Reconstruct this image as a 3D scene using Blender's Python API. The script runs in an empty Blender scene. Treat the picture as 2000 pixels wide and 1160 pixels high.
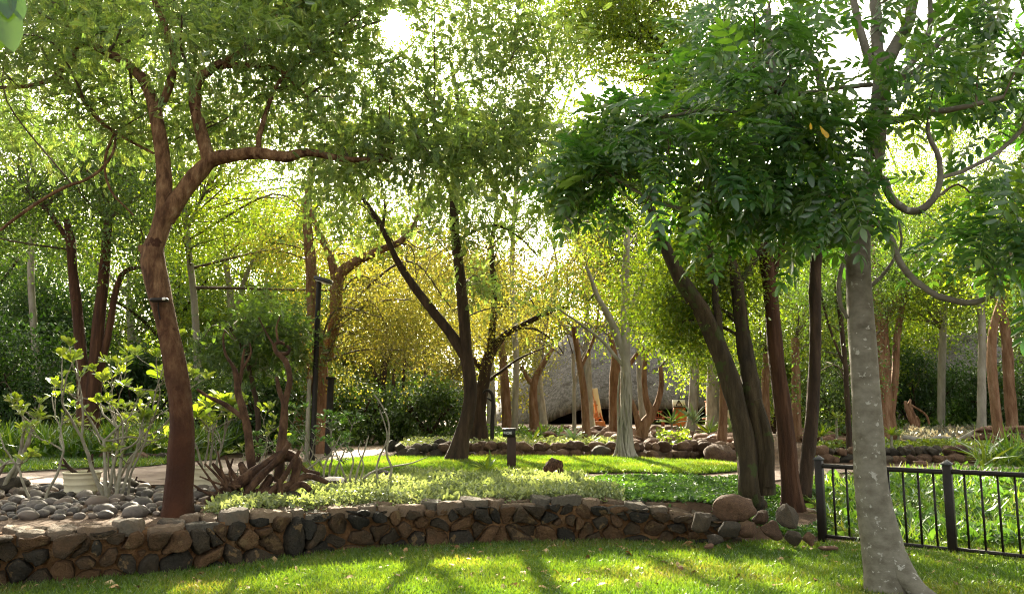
import bpy, bmesh, math, random
import numpy as np
from mathutils import noise as mnoise, Vector

# ---------------------------------------------------------------- camera, sky, sun, exposure
SC = bpy.context.scene
FPX = 1556.0                      # focal length in pixels of a 2000 px wide picture
PITCH = math.atan(210 / FPX)
CAM_H = 1.6
cam_d = bpy.data.cameras.new('camera'); cam = bpy.data.objects.new('camera', cam_d)
SC.collection.objects.link(cam); SC.camera = cam
cam_d.sensor_width = 36.0; cam_d.lens = FPX / 2000 * 36.0
cam_d.clip_start = 0.05; cam_d.clip_end = 2000
cam.location = (0, 0, CAM_H); cam.rotation_euler = (math.pi / 2 + PITCH, 0, 0)
_c, _s = math.cos(PITCH), math.sin(PITCH)

def ray(px, py):
    a = (px - 1000) / FPX; b = (580 - py) / FPX
    return np.array([a, _c - b * _s, _s + b * _c])
def P(px, py, Y):
    d = ray(px, py); return np.array([0, 0, CAM_H]) + d * (Y / d[1])

SUN = ray(772, 52); SUN = SUN / np.linalg.norm(SUN)
SUN_EL = math.asin(SUN[2]); SUN_AZ = math.atan2(SUN[0], SUN[1])
w = bpy.data.worlds.new('World'); SC.world = w; w.use_nodes = True
nt = w.node_tree; nt.nodes.clear()
out = nt.nodes.new('ShaderNodeOutputWorld'); bg = nt.nodes.new('ShaderNodeBackground')
sky = nt.nodes.new('ShaderNodeTexSky'); sky.sky_type = 'NISHITA'; sky.sun_disc = False
sky.sun_elevation = SUN_EL; sky.sun_rotation = SUN_AZ; sky.air_density = 0.7; sky.dust_density = 5.0; sky.ozone_density = 0.0
bg.inputs['Strength'].default_value = 0.125
hsv = nt.nodes.new('ShaderNodeHueSaturation'); hsv.inputs['Saturation'].default_value = 0.35   # hazy morning sky
nt.links.new(sky.outputs[0], hsv.inputs['Color']); wm = nt.nodes.new('ShaderNodeMix'); wm.data_type = 'RGBA'; wm.blend_type = 'MULTIPLY'; wm.inputs[0].default_value = 1.0; wm.inputs[7].default_value = (1.0, .955, .83, 1)
nt.links.new(hsv.outputs[0], wm.inputs[6]); nt.links.new(wm.outputs[2], bg.inputs['Color'])
# bright air close round the sun (aureole)
geo = nt.nodes.new('ShaderNodeTexCoord'); dot = nt.nodes.new('ShaderNodeVectorMath'); dot.operation = 'DOT_PRODUCT'
dot.inputs[1].default_value = tuple(SUN)
nt.links.new(geo.outputs['Generated'], dot.inputs[0])
mr = nt.nodes.new('ShaderNodeMapRange'); mr.inputs['From Min'].default_value = math.cos(math.radians(3.0)); mr.inputs['From Max'].default_value = 1.0
nt.links.new(dot.outputs['Value'], mr.inputs['Value'])
pw = nt.nodes.new('ShaderNodeMath'); pw.operation = 'POWER'; pw.inputs[1].default_value = 7.0
nt.links.new(mr.outputs[0], pw.inputs[0])
ml = nt.nodes.new('ShaderNodeMath'); ml.operation = 'MULTIPLY'; ml.inputs[1].default_value = 40.0
nt.links.new(pw.outputs[0], ml.inputs[0])
bg2 = nt.nodes.new('ShaderNodeBackground'); bg2.inputs['Color'].default_value = (1, 0.93, 0.75, 1)
nt.links.new(ml.outputs[0], bg2.inputs['Strength'])
ad = nt.nodes.new('ShaderNodeAddShader'); nt.links.new(bg.outputs[0], ad.inputs[0]); nt.links.new(bg2.outputs[0], ad.inputs[1])
nt.links.new(ad.outputs[0], out.inputs['Surface'])

sun_d = bpy.data.lights.new('sun', 'SUN'); sun = bpy.data.objects.new('sun', sun_d); SC.collection.objects.link(sun)
sun_d.energy = 5.0; sun_d.angle = math.radians(0.6); sun_d.color = (1.0, 0.90, 0.70)
sun.rotation_euler = Vector(SUN).to_track_quat('Z', 'Y').to_euler()
SC.view_settings.view_transform = 'Standard'; SC.view_settings.look = 'None'
SC.view_settings.exposure = 2.78; SC.view_settings.gamma = 1.0; SC.view_settings.use_curve_mapping = False
SC.cycles.max_bounces = 7; SC.cycles.diffuse_bounces = 4; SC.cycles.transmission_bounces = 5
SC.cycles.glossy_bounces = 2; SC.cycles.transparent_max_bounces = 4
SC.cycles.caustics_reflective = False; SC.cycles.caustics_refractive = False
SC.cycles.use_adaptive_sampling = True; SC.cycles.adaptive_threshold = 0.02
SC.cycles.use_denoising = True; SC.cycles.denoising_prefilter = 'NONE'; SC.cycles.filter_width = 1.1; SC.cycles.sample_clamp_indirect = 6.0

rng = np.random.default_rng(11); random.seed(5)

# ---------------------------------------------------------------- ground shape
def sst(x): x = np.clip(x, 0, 1); return x * x * (3 - 2 * x)
WPX = [(-160, 1185, 0), (0, 1150, 0), (150, 1138, 0), (300, 1125, 0), (450, 1106, 0), (600, 1086, 0), (750, 1073, 0), (900, 1066, 0),
       (1050, 1061, 0), (1200, 1060, 0), (1320, 1062, 0), (1420, 1064, 0), (1600, 1058, 0)]
def flat(px, py, z=0.0):
    d = ray(px, py); t = (z - CAM_H) / d[2]; return d[:2] * t
WXY = np.array([flat(a, b) for a, b, _ in WPX])
def wall_y(x): return np.interp(x, WXY[:, 0], WXY[:, 1])
def ground(x, y):
    x = np.asarray(x, float); y = np.asarray(y, float)
    W = wall_y(x)
    left = 0.43 * sst((y - (W + 0.12)) / 0.14)
    right = 0.40 * sst((y - 9.4) / 6.0)
    b = sst((x - 2.2) / 1.3)
    h = left * (1 - b) + right * b
    far = sst((y - 18.0) / 0.6) * sst((x + 3.4) / 1.0) * 0.20
    h = h + far * (1 - sst((y - 20) / 30.0) * 1.0)
    h = h - 0.05 * sst((y - 20) / 28)
    h = h - 0.35 * sst((y - 50) / 40)
    h = h + 0.012 * np.sin(x * 2.1 + y) * np.sin(y * 1.7 - x * .6) * (y > 9.6)
    return h
def gz(x, y): return float(ground(x, y))
def G(px, py):
    d = ray(px, py); lo, hi = 5.0, 5.0
    o = np.array([0, 0, CAM_H])
    for Y in np.arange(5.5, 140, 0.1):
        p = o + d * (Y / d[1])
        if p[2] < gz(p[0], p[1]): hi = Y; lo = Y - 0.1; break
    for _ in range(20):
        m = (lo + hi) / 2; p = o + d * (m / d[1])
        if p[2] < gz(p[0], p[1]): hi = m
        else: lo = m
    p = o + d * (hi / d[1]); p[2] = gz(p[0], p[1]); return p
def PG(px, Y):
    d = ray(px, 800); x = d[0] * Y / d[1]; return np.array([x, Y, gz(x, Y)])

# ---------------------------------------------------------------- openings in the canopy the sun comes through: centre (m), radii, strength
SUNGAPS = []
def gap(p, rx, ry, k=1.0): SUNGAPS.append((p[0] - SUN[0] / SUN[2] * p[2], p[1] - SUN[1] / SUN[2] * p[2], rx, ry, k, p[1]))
for px, py, rx, ry in [(850, 1158, 1.6, .22), (1380, 1158, 1.3, .24), (420, 1157, .9, .2), (1120, 1180, 1.8, .25), (1000, 1115, 2.3, .38), (1330, 1105, 1.0, .42), (700, 1128, .8, .30), (480, 1142, .55, .2), (1150, 1150, 1.9, .25), (1480, 1120, .6, .25), (1560, 1090, .25, .12),
                       (1650, 1150, .4, .15), (880, 1095, .5, .14), (1900, 1150, .4, .1),
                       (880, 966, 1.9, .38), (1060, 955, 1.1, .8), (1150, 965, .4, .5), (800, 972, .6, .5), (620, 985, .55, .35), (470, 990, .3, .3),
                       (250, 1030, .55, .15), (400, 1025, .4, .15), (120, 1020, .3, .2), (200, 955, 1.0, .5), (100, 940, .8, .7), (60, 985, .5, .2),
                       (760, 908, 1.1, 1.2), (640, 912, .5, .6), (1090, 905, .9, 1.4), (1250, 905, .9, 1.4), (1390, 903, .8, 1.6), (930, 905, .5, .8),
                       (720, 884, 1.2, 1.2), (1900, 960, .7, 1.0), (1780, 930, .5, .9), (1990, 965, .7, 1.3), (1640, 960, .25, .6), (1840, 935, .6, .4),
                       (1300, 865, 1.4, 3.5), (1200, 870, .9, 2.5), (1100, 870, .6, 2.0), (1340, 835, 3.0, 8.0), (1400, 870, .6, 2.0), (1850, 868, 1.3, 1.3), (1180, 838, 2.0, 6.0), (980, 865, .5, 2)]:
    p = G(px, py); gap(p, rx, ry)
for px, py, Y, rx, ry, k in [(1420, 280, 8.2, 1.0, .8, .9), (1250, 380, 8, .6, .5, .9), (800, 200, 10.5, 1.2, .9, .6), (1000, 220, 11, 1.0, .9, .6), (215, 760, 10.2, .75, .55, 1), (60, 740, 10.3, .6, .5, 1), (410, 760, 11.4, .6, .4, 1), (590, 800, 11.8, .6, .4, .8),
                             (880, 560, 22.6, 3.0, 3.0, .9), (700, 520, 21.6, 2.0, 3.0, .9), (1080, 620, 22.6, 2.2, 3.0, .8), (1300, 600, 15, 1.5, 2.5, .6),
                             (1750, 500, 20, 2.2, 3.0, .6), (250, 200, 11, 2.5, 1.6, .45), (1330, 480, 14, 1.0, 1.5, .5), (760, 380, 14, 1.2, 1.6, .5)]:
    gap(P(px, py, Y), rx, ry, k)
GA = np.array(SUNGAPS)
def sun_keep(p, r):
    """True for the leaves that stay (those in an opening go)."""
    q = p[:, :2] - p[:, 2:3] * (SUN[:2] / SUN[2])[None, :]
    keep = np.ones(len(p), bool)
    u = r.random(len(p))
    wob = 1 + .25 * np.sin(q[:, 0] * 7.3 + q[:, 1] * 3.1) + .25 * np.sin(q[:, 0] * 15.7 - q[:, 1] * 9.2 + 1.3)
    for gx, gy, rx, ry, k, y0 in GA:
        d = np.hypot((q[:, 0] - gx) / rx, (q[:, 1] - gy) / ry)
        ins = (d < wob) & (p[:, 1] > y0 + .4) & (u < .985 * k)
        keep &= ~ins
    # the opening the sun itself is seen through
    v = p - np.array([0, 0, CAM_H]); v = v / np.linalg.norm(v, axis=1)[:, None]
    keep &= ~((v @ SUN > math.cos(math.radians(1.05))) & (u < .97))
    return keep

# ---------------------------------------------------------------- scene helpers
COL = SC.collection
def tag(o, label=None, cat=None, group=None, kind=None):
    if label: o['label'] = label
    if cat: o['category'] = cat
    if group: o['group'] = group
    if kind: o['kind'] = kind
    return o
def empty(name, loc, label, cat, group=None):
    o = bpy.data.objects.new(name, None); o.location = tuple(loc); o.empty_display_size = .1
    COL.objects.link(o); return tag(o, label, cat, group)
def mesh_np(name, V, faces, mat, parent=None, org=(0, 0, 0), rnd=None, smooth=False):
    """faces: list of int arrays (n,k)"""
    V = np.asarray(V, float) - np.asarray(org, float)
    me = bpy.data.meshes.new(name)
    faces = [np.asarray(f, np.int64) for f in faces if len(f)]
    nl = sum(f.size for f in faces); nf = sum(len(f) for f in faces)
    me.vertices.add(len(V)); me.vertices.foreach_set('co', V.astype(np.float32).ravel())
    me.loops.add(nl); me.loops.foreach_set('vertex_index', np.concatenate([f.ravel() for f in faces]).astype(np.int32))
    tot = np.concatenate([np.full(len(f), f.shape[1]) for f in faces]).astype(np.int32)
    st = np.concatenate([[0], np.cumsum(tot)[:-1]]).astype(np.int32)
    me.polygons.add(nf); me.polygons.foreach_set('loop_start', st); me.polygons.foreach_set('loop_total', tot)
    if smooth: me.polygons.foreach_set('use_smooth', np.ones(nf, bool))
    if rnd is not None:
        a = me.attributes.new('rnd', 'FLOAT', 'FACE'); a.data.foreach_set('value', np.asarray(rnd, np.float32))
    me.update(calc_edges=True); me.validate()
    if mat: me.materials.append(mat)
    o = bpy.data.objects.new(name, me); COL.objects.link(o)
    if parent: o.parent = parent
    else: o.location = tuple(org)
    return o

class Geo:
    def __init__(s): s.V = []; s.F = {}; s.R = {}; s.n = 0
    def add(s, V, F, rnd=0.0):
        V = np.asarray(V, float); F = np.asarray(F, np.int64)
        k = F.shape[1]
        s.V.append(V); s.F.setdefault(k, []).append(F + s.n)
        s.R.setdefault(k, []).append(np.broadcast_to(np.asarray(rnd, float), (len(F),)))
        s.n += len(V)
    def multi(s, V, Fs, rnd=0.0):
        V = np.asarray(V, float); s.V.append(V)
        for F in Fs:
            F = np.asarray(F, np.int64)
            s.F.setdefault(F.shape[1], []).append(F + s.n)
            s.R.setdefault(F.shape[1], []).append(np.broadcast_to(np.asarray(rnd, float), (len(F),)))
        s.n += len(V)
    def box(s, c, size, rot=None, rnd=0.0, bev=0.0):
        x, y, z = np.asarray(size) / 2
        b = min(bev, x, y, z)
        if b > 0:
            pts = []
            for sx in (-1, 1):
                for sy in (-1, 1):
                    for sz in (-1, 1):
                        pts += [(sx * x, sy * (y - b), sz * (z - b)), (sx * (x - b), sy * y, sz * (z - b)), (sx * (x - b), sy * (y - b), sz * z)]
            bm = bmesh.new()
            for q in pts: bm.verts.new(q)
            r = bmesh.ops.convex_hull(bm, input=bm.verts)
            bm.verts.index_update()
            V = np.array([v.co[:] for v in bm.verts]); F = [[v.index for v in f.verts] for f in bm.faces]
            bm.free()
            byk = {}
            for f in F: byk.setdefault(len(f), []).append(f)
            Fs = list(byk.values())
        else:
            V = np.array([(i, j, k) for i in (-x, x) for j in (-y, y) for k in (-z, z)])
            Fs = [[(0, 1, 3, 2), (4, 6, 7, 5), (0, 4, 5, 1), (2, 3, 7, 6), (0, 2, 6, 4), (1, 5, 7, 3)]]
        if rot is not None: V = V @ np.asarray(rot).T
        s.multi(V + np.asarray(c), Fs, rnd)
    def build(s, name, mat, parent=None, org=(0, 0, 0), smooth=False):
        if s.n == 0: return None
        ks = sorted(s.F)
        return mesh_np(name, np.concatenate(s.V), [np.concatenate(s.F[k]) for k in ks], mat, parent, org,
                       np.concatenate([np.concatenate(s.R[k]) for k in ks]), smooth)
def rotz(a): c, s = math.cos(a), math.sin(a); return np.array([[c, -s, 0], [s, c, 0], [0, 0, 1]])
def rotx(a): c, s = math.cos(a), math.sin(a); return np.array([[1, 0, 0], [0, c, -s], [0, s, c]])
def roty(a): c, s = math.cos(a), math.sin(a); return np.array([[c, 0, s], [0, 1, 0], [-s, 0, c]])

def unit(v): return v / np.maximum(np.linalg.norm(v, axis=-1, keepdims=True), 1e-9)
def tube(g, pts, rad, sides=6, rough=0.0, seed=0.0, cap=True, rnd=0.0, ridges=0.0):
    pts = np.asarray(pts, float); rad = np.broadcast_to(np.asarray(rad, float), (len(pts),)).copy()
    n = len(pts)
    t = unit(np.gradient(pts, axis=0))
    m = np.abs(t).mean(0)
    ref = np.array([0, 1., 0]) if m[1] < .75 else np.array([0, 0, 1.])
    u = unit(np.cross(t, ref)); v = np.cross(t, u)
    th = np.linspace(0, 2 * math.pi, sides, endpoint=False)
    L = np.concatenate([[0], np.cumsum(np.linalg.norm(np.diff(pts, axis=0), axis=1))])
    R = np.repeat(rad[:, None], sides, 1)
    if rough or ridges:
        S = L[:, None] / max(rad.mean(), .02)
        T = th[None, :]
        k = .40 * np.sin(3 * T + seed + S * .23) + .3 * np.sin(5 * T - .41 * S + seed * 2.1) + .35 * np.sin(2 * T + .77 * S + seed * 3.7) + .25 * np.sin(.9 * S + seed) + .2 * np.sin(T + 1.9 * S + seed)
        R = R * (1 + rough * k + ridges * np.sin(7 * T + seed + .25 * S) + ridges * .7 * np.sin(11 * T - .2 * S + seed))
    V = pts[:, None, :] + R[:, :, None] * (np.cos(th)[None, :, None] * u[:, None, :] + np.sin(th)[None, :, None] * v[:, None, :])
    V = V.reshape(-1, 3)
    i = np.arange(n - 1)[:, None] * sides; j = np.arange(sides)[None, :]; jn = (j + 1) % sides
    F = np.stack([i + j, i + jn, i + sides + jn, i + sides + j], -1).reshape(-1, 4)
    g.add(V, F, rnd)
    if cap and sides > 4:
        for base, rev in ((0, 1), ((n - 1) * sides, 0)):
            c = pts[0] if base == 0 else pts[-1]
            idx = np.arange(sides)
            VV = np.vstack([V[base:base + sides], c[None]])
            a, b = idx, (idx + 1) % sides
            F3 = np.stack([b, a, np.full(sides, sides)] if rev == 0 else [a, b, np.full(sides, sides)], -1)
            g.add(VV, F3[:, ::-1] if rev == 0 else F3[:, ::-1], rnd)
def catmull(C, step=0.12, minper=3):
    """C: (n,4) control points with radius; returns samples"""
    C = np.asarray(C, float); n = len(C)
    if n < 3:
        k = max(minper, int(np.linalg.norm(C[1, :3] - C[0, :3]) / step)); t = np.linspace(0, 1, k + 1)[:, None]
        return C[0] * (1 - t) + C[1] * t
    E = np.vstack([2 * C[0] - C[1], C, 2 * C[-1] - C[-2]]); o = []
    for i in range(n - 1):
        p0, p1, p2, p3 = E[i:i + 4]
        k = max(minper, int(np.linalg.norm(p2[:3] - p1[:3]) / step)); t = np.linspace(0, 1, k, endpoint=False)[:, None]
        q = .5 * (2 * p1 + (p2 - p0) * t + (2 * p0 - 5 * p1 + 4 * p2 - p3) * t ** 2 + (3 * p1 - p0 - 3 * p2 + p3) * t ** 3)
        q[:, 3] = (p1[3] * (1 - t) + p2[3] * t)[:, 0]
        o.append(q)
    o.append(C[-1:]); return np.vstack(o)
def limb(spec, Y):
    """[(px,py,halfwidth_px[,dY])] -> control points"""
    o = []
    for q in spec:
        y = Y + (q[3] if len(q) > 3 else 0)
        p = P(q[0], q[1], y); dp = p[1] * _c + (p[2] - CAM_H) * _s; o.append([*p, q[2] * dp * dp / (math.hypot(p[0], dp) * FPX)])
    return np.array(o)

# ---------------------------------------------------------------- materials
def newmat(name):
    m = bpy.data.materials.new(name); m.use_nodes = True; m.node_tree.nodes.clear(); return m, m.node_tree
def N(nt, t, **kw):
    n = nt.nodes.new(t)
    for k, v in kw.items():
        if k in n.inputs: n.inputs[k].default_value = v
        else: setattr(n, k, v)
    return n
def ramp(nt, cols, src=None, interp='LINEAR'):
    r = nt.nodes.new('ShaderNodeValToRGB'); r.color_ramp.interpolation = interp
    e = r.color_ramp.elements
    ps = np.linspace(0, 1, len(cols))
    for i, c in enumerate(cols):
        if len(c) == 4: pos, c = c[3], c[:3]
        else: pos = ps[i]
        if i < 2: el = e[i]; el.position = pos
        else: el = e.new(pos)
        el.color = (*c, 1)
    if src is not None: nt.links.new(src, r.inputs[0])
    return r
def leaf_mat(name, cols, tmul=(2.2, 2.0, .7), trans=.5, gloss=.06, rough=.4):
    m, nt = newmat(name)
    at = N(nt, 'ShaderNodeAttribute', attribute_name='rnd')
    r = ramp(nt, cols, at.outputs['Fac'])
    mul = N(nt, 'ShaderNodeMix', data_type='RGBA', blend_type='MULTIPLY'); mul.inputs[0].default_value = 1.0
    nt.links.new(r.outputs[0], mul.inputs[6]); mul.inputs[7].default_value = (*tmul, 1)
    df = N(nt, 'ShaderNodeBsdfDiffuse'); tr = N(nt, 'ShaderNodeBsdfTranslucent'); gl = N(nt, 'ShaderNodeBsdfGlossy', Roughness=rough)
    nt.links.new(r.outputs[0], df.inputs[0]); nt.links.new(mul.outputs[2], tr.inputs[0])
    gl.inputs['Color'].default_value = (.9, .95, .9, 1)
    mx = N(nt, 'ShaderNodeMixShader'); mx.inputs[0].default_value = trans
    nt.links.new(df.outputs[0], mx.inputs[1]); nt.links.new(tr.outputs[0], mx.inputs[2])
    lw = N(nt, 'ShaderNodeLayerWeight', Blend=.25)
    mm = N(nt, 'ShaderNodeMath', operation='MULTIPLY_ADD'); mm.inputs[1].default_value = gloss * 3; mm.inputs[2].default_value = gloss * .5
    nt.links.new(lw.outputs['Fresnel'], mm.inputs[0])
    m2 = N(nt, 'ShaderNodeMixShader'); nt.links.new(mm.outputs[0], m2.inputs[0])
    nt.links.new(mx.outputs[0], m2.inputs[1]); nt.links.new(gl.outputs[0], m2.inputs[2])
    o = N(nt, 'ShaderNodeOutputMaterial'); nt.links.new(m2.outputs[0], o.inputs[0]); return m
def solid_mat(name, cols, scale=4.0, stretch=(1, 1, 1), rough=.85, bump=.3, bscale=30.0, detail=6.0, coord='Object', objrand=0.0, attr=False, cols2=None, spec=.3, dist=.02, spots=None):
    m, nt = newmat(name)
    tc = N(nt, 'ShaderNodeTexCoord'); mp = N(nt, 'ShaderNodeMapping'); mp.inputs['Scale'].default_value = stretch
    nt.links.new(tc.outputs[coord], mp.inputs[0])
    nz = N(nt, 'ShaderNodeTexNoise', Scale=scale, Detail=detail, Roughness=.65)
    nt.links.new(mp.outputs[0], nz.inputs['Vector'])
    fac = nz.outputs['Fac']
    st = N(nt, 'ShaderNodeMapRange'); st.inputs['From Min'].default_value = .28; st.inputs['From Max'].default_value = .72
    nt.links.new(fac, st.inputs[0]); fac = st.outputs[0]
    if objrand or attr:
        if attr: src = N(nt, 'ShaderNodeAttribute', attribute_name='rnd').outputs['Fac']
        else: src = N(nt, 'ShaderNodeObjectInfo').outputs['Random']
        k = objrand or .7
        mx = N(nt, 'ShaderNodeMix'); mx.inputs[0].default_value = k
        nt.links.new(fac, mx.inputs[2]); nt.links.new(src, mx.inputs[3]); fac = mx.outputs[0]
    r = ramp(nt, cols, fac); colr = r.outputs[0]
    if spots:   # (color, scale, threshold)
        vz = N(nt, 'ShaderNodeTexNoise', Scale=spots[1], Detail=4.0, Roughness=.6)
        nt.links.new(tc.outputs[coord], vz.inputs['Vector'])
        mr = N(nt, 'ShaderNodeMapRange'); mr.inputs['From Min'].default_value = spots[2]; mr.inputs['From Max'].default_value = spots[2] + .04
        nt.links.new(vz.outputs['Fac'], mr.inputs[0])
        mx = N(nt, 'ShaderNodeMix', data_type='RGBA'); nt.links.new(mr.outputs[0], mx.inputs[0]); nt.links.new(colr, mx.inputs[6]); mx.inputs[7].default_value = (*spots[0], 1)
        colr = mx.outputs[2]
    b = N(nt, 'ShaderNodeBsdfPrincipled', Roughness=rough); b.inputs['Specular IOR Level'].default_value = spec
    nt.links.new(colr, b.inputs['Base Color'])
    if bump:
        n2 = N(nt, 'ShaderNodeTexNoise', Scale=bscale, Detail=5.0, Roughness=.7); nt.links.new(mp.outputs[0], n2.inputs['Vector'])
        bp = N(nt, 'ShaderNodeBump', Strength=bump, Distance=dist); nt.links.new(n2.outputs['Fac'], bp.inputs['Height']); nt.links.new(bp.outputs[0], b.inputs['Normal'])
    o = N(nt, 'ShaderNodeOutputMaterial'); nt.links.new(b.outputs[0], o.inputs[0]); return m

M = {}
# foliage
M['lf_fine'] = leaf_mat('leaf_fine_green', [(.07, .12, .042), (.10, .16, .055), (.135, .195, .065), (.175, .21, .07)], (2.35, 2.3, .95), .56, .05)
M['lf_gold'] = leaf_mat('leaf_golden_green', [(.055, .066, .016), (.085, .095, .022), (.11, .115, .028), (.145, .125, .032)], (2.55, 2.25, .8), .6, .04)
M['lf_bright'] = leaf_mat('leaf_bright_green', [(.045, .085, .010), (.08, .13, .014), (.11, .16, .016), (.15, .17, .02)], (2.4, 2.3, .55), .58, .05)
M['lf_mid'] = leaf_mat('leaf_mid_green', [(.03, .062, .012), (.05, .09, .017), (.075, .12, .02)], (2.2, 2.2, .7), .5, .06)
M['lf_dark'] = leaf_mat('leaf_dark_green', [(.018, .046, .012), (.03, .066, .016), (.045, .085, .02)], (2.2, 2.3, .6), .4, .05, .35)
M['lf_big'] = leaf_mat('leaf_glossy_dark', [(.024, .075, .02), (.038, .098, .024), (.058, .125, .028), (.10, .155, .03)], (2.4, 2.5, .6), .5, .09, .3)
M['lf_shrub'] = leaf_mat('leaf_shrub_light', [(.09, .15, .022), (.14, .2, .03), (.19, .23, .045)], (2.2, 2.1, .5), .5, .08, .35)
M['lf_silver'] = leaf_mat('leaf_silver_cover', [(.16, .20, .085), (.21, .25, .12), (.27, .29, .17)], (1.6, 1.6, .7), .4, .05)
M['lf_cover'] = leaf_mat('leaf_green_cover', [(.035, .085, .016), (.06, .13, .022), (.09, .16, .03)], (2., 2., .7), .4, .07)
M['lf_grass'] = leaf_mat('grass_blade', [(.05, .11, .016), (.08, .145, .02), (.115, .17, .026), (.21, .185, .075)], (2., 1.9, .5), .5, .04)
M['lf_weed'] = leaf_mat('weed_blade', [(.05, .12, .018), (.08, .15, .022), (.12, .18, .03), (.2, .2, .06)], (2.1, 2., .5), .5, .06)
M['lf_far'] = leaf_mat('leaf_far', [(.035, .065, .014), (.06, .10, .018), (.09, .13, .022)], (2.1, 2.1, .6), .5, .05)
M['lf_yellow'] = leaf_mat('leaf_yellow', [(.6, .38, .02), (.7, .45, .03)], (1.2, 1.1, .6), .4, .05)
M['lf_aloe'] = leaf_mat('leaf_aloe', [(.06, .13, .05), (.12, .19, .08), (.2, .25, .14)], (1.4, 1.4, .6), .25, .08)
M['lf_grey'] = leaf_mat('leaf_grey_succulent', [(.13, .14, .11), (.2, .19, .15), (.25, .2, .15)], (1.3, 1.2, .8), .3, .05)
M['dry_leaf'] = solid_mat('dry_leaf', [(.10, .045, .018), (.26, .13, .05), (.42, .26, .12), (.5, .38, .22)], 8, rough=.7, bump=.15, objrand=.8)
M['orange_leaf'] = solid_mat('orange_leaf', [(.55, .1, .02), (.6, .16, .03)], 8, rough=.7, bump=.1)
# bark
M['bk_lean'] = solid_mat('bark_reddish_tan', [(.03, .013, .006), (.09, .042, .018), (.19, .105, .05), (.31, .2, .11)], 13, (1, 1, .35), .9, 1.0, 45, spots=((.05, .018, .008), 4.0, .60), dist=.03)
_nt = M['bk_lean'].node_tree; _b = next(n for n in _nt.nodes if n.type == 'BSDF_PRINCIPLED'); _src = _b.inputs['Base Color'].links[0].from_socket
_tc = next(n for n in _nt.nodes if n.type == 'TEX_COORD'); _sx = N(_nt, 'ShaderNodeSeparateXYZ'); _nt.links.new(_tc.outputs['Object'], _sx.inputs[0])
_nz = N(_nt, 'ShaderNodeTexNoise', Scale=3.0, Detail=6.0); _nt.links.new(_tc.outputs['Object'], _nz.inputs['Vector'])
_ma = N(_nt, 'ShaderNodeMath', operation='MULTIPLY_ADD'); _nt.links.new(_nz.outputs['Fac'], _ma.inputs[0]); _ma.inputs[1].default_value = 2.2; _nt.links.new(_sx.outputs['Z'], _ma.inputs[2])
_mr = N(_nt, 'ShaderNodeMapRange'); _mr.inputs['From Min'].default_value = 1.9; _mr.inputs['From Max'].default_value = 4.0; _nt.links.new(_ma.outputs[0], _mr.inputs[0])
_r2 = ramp(_nt, [(.016, .006, .003), (.05, .017, .007), (.12, .042, .016)], _nz.outputs['Fac'])
_mx = N(_nt, 'ShaderNodeMix', data_type='RGBA'); _nt.links.new(_mr.outputs[0], _mx.inputs[0]); _nt.links.new(_r2.outputs[0], _mx.inputs[6]); _nt.links.new(_src, _mx.inputs[7]); _nt.links.new(_mx.outputs[2], _b.inputs['Base Color'])
M['bk_dark'] = solid_mat('bark_dark', [(.013, .009, .006), (.042, .025, .015), (.085, .052, .03)], 9, (1, 1, .18), .9, .8, 30, dist=.03)
M['bk_red'] = solid_mat('bark_red', [(.02, .009, .005), (.058, .025, .012), (.12, .056, .028)], 10, (1, 1, .12), .9, .9, 30, dist=.03)
M['bk_moss'] = solid_mat('bark_mossy', [(.014, .010, .006), (.04, .028, .014), (.085, .06, .03)], 10, (1, 1, .16), .9, 1.0, 30, spots=((.045, .055, .014), 3.5, .58), dist=.03)
M['bk_grey'] = solid_mat('bark_smooth_grey', [(.075, .066, .046), (.125, .112, .083), (.17, .155, .12), (.2, .185, .15)], 6.0, (1, 1, 1.5), .85, .4, 30, spots=((.32, .31, .265), 17.0, .615), dist=.012)
M['bk_pale'] = solid_mat('bark_pale', [(.16, .14, .11), (.27, .24, .19), (.38, .35, .29)], 6, (1, 1, .3), .85, .5, 25)
M['bk_orange'] = solid_mat('bark_orange', [(.07, .034, .018), (.16, .08, .04), (.24, .135, .075), (.30, .2, .13)], 9, (1, 1, .2), .9, 1.0, 28, dist=.04)
M['bk_twig'] = solid_mat('bark_twig', [(.05, .035, .022), (.10, .075, .05), (.15, .12, .085)], 5, rough=.9, bump=0)
M['bk_stem'] = solid_mat('stem_pale_grey', [(.13, .115, .08), (.22, .2, .145), (.30, .28, .21)], 9, rough=.8, bump=.3)
M['bk_root'] = solid_mat('dead_root', [(.014, .007, .004), (.04, .019, .010), (.10, .052, .027), (.18, .11, .06)], 7, (1.0, 1.0, .5), .9, .9, 24, dist=.03)
# stone and ground
M['stone'] = solid_mat('wall_stone', [(.016, .0155, .013), (.030, .026, .020), (.05, .036, .022), (.09, .05, .025), (.13, .075, .036)], 7, rough=.9, bump=1.0, bscale=20, attr=True, objrand=.7, dist=.05, spec=.18, spots=((.13, .085, .042), 6.0, .60))
M['cap'] = solid_mat('cap_stone', [(.045, .042, .035), (.09, .075, .055), (.15, .10, .062), (.22, .17, .115)], 9, rough=.9, bump=.9, bscale=24, attr=True, objrand=.65, dist=.03)
M['mortar'] = solid_mat('mud_mortar', [(.05, .024, .010), (.11, .052, .02), (.17, .092, .04), (.24, .16, .09)], 6, rough=.95, bump=.8, bscale=30, dist=.03)
M['rock'] = solid_mat('brown_rock', [(.035, .022, .014), (.08, .045, .027), (.14, .08, .046), (.19, .11, .06)], 6, rough=.85, bump=.7, bscale=16, objrand=.5, dist=.03)
M['rockdark'] = solid_mat('dark_rock', [(.018, .0165, .013), (.042, .034, .024), (.09, .064, .038)], 6, rough=.85, bump=.6, bscale=16, objrand=.5, dist=.03)
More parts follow.
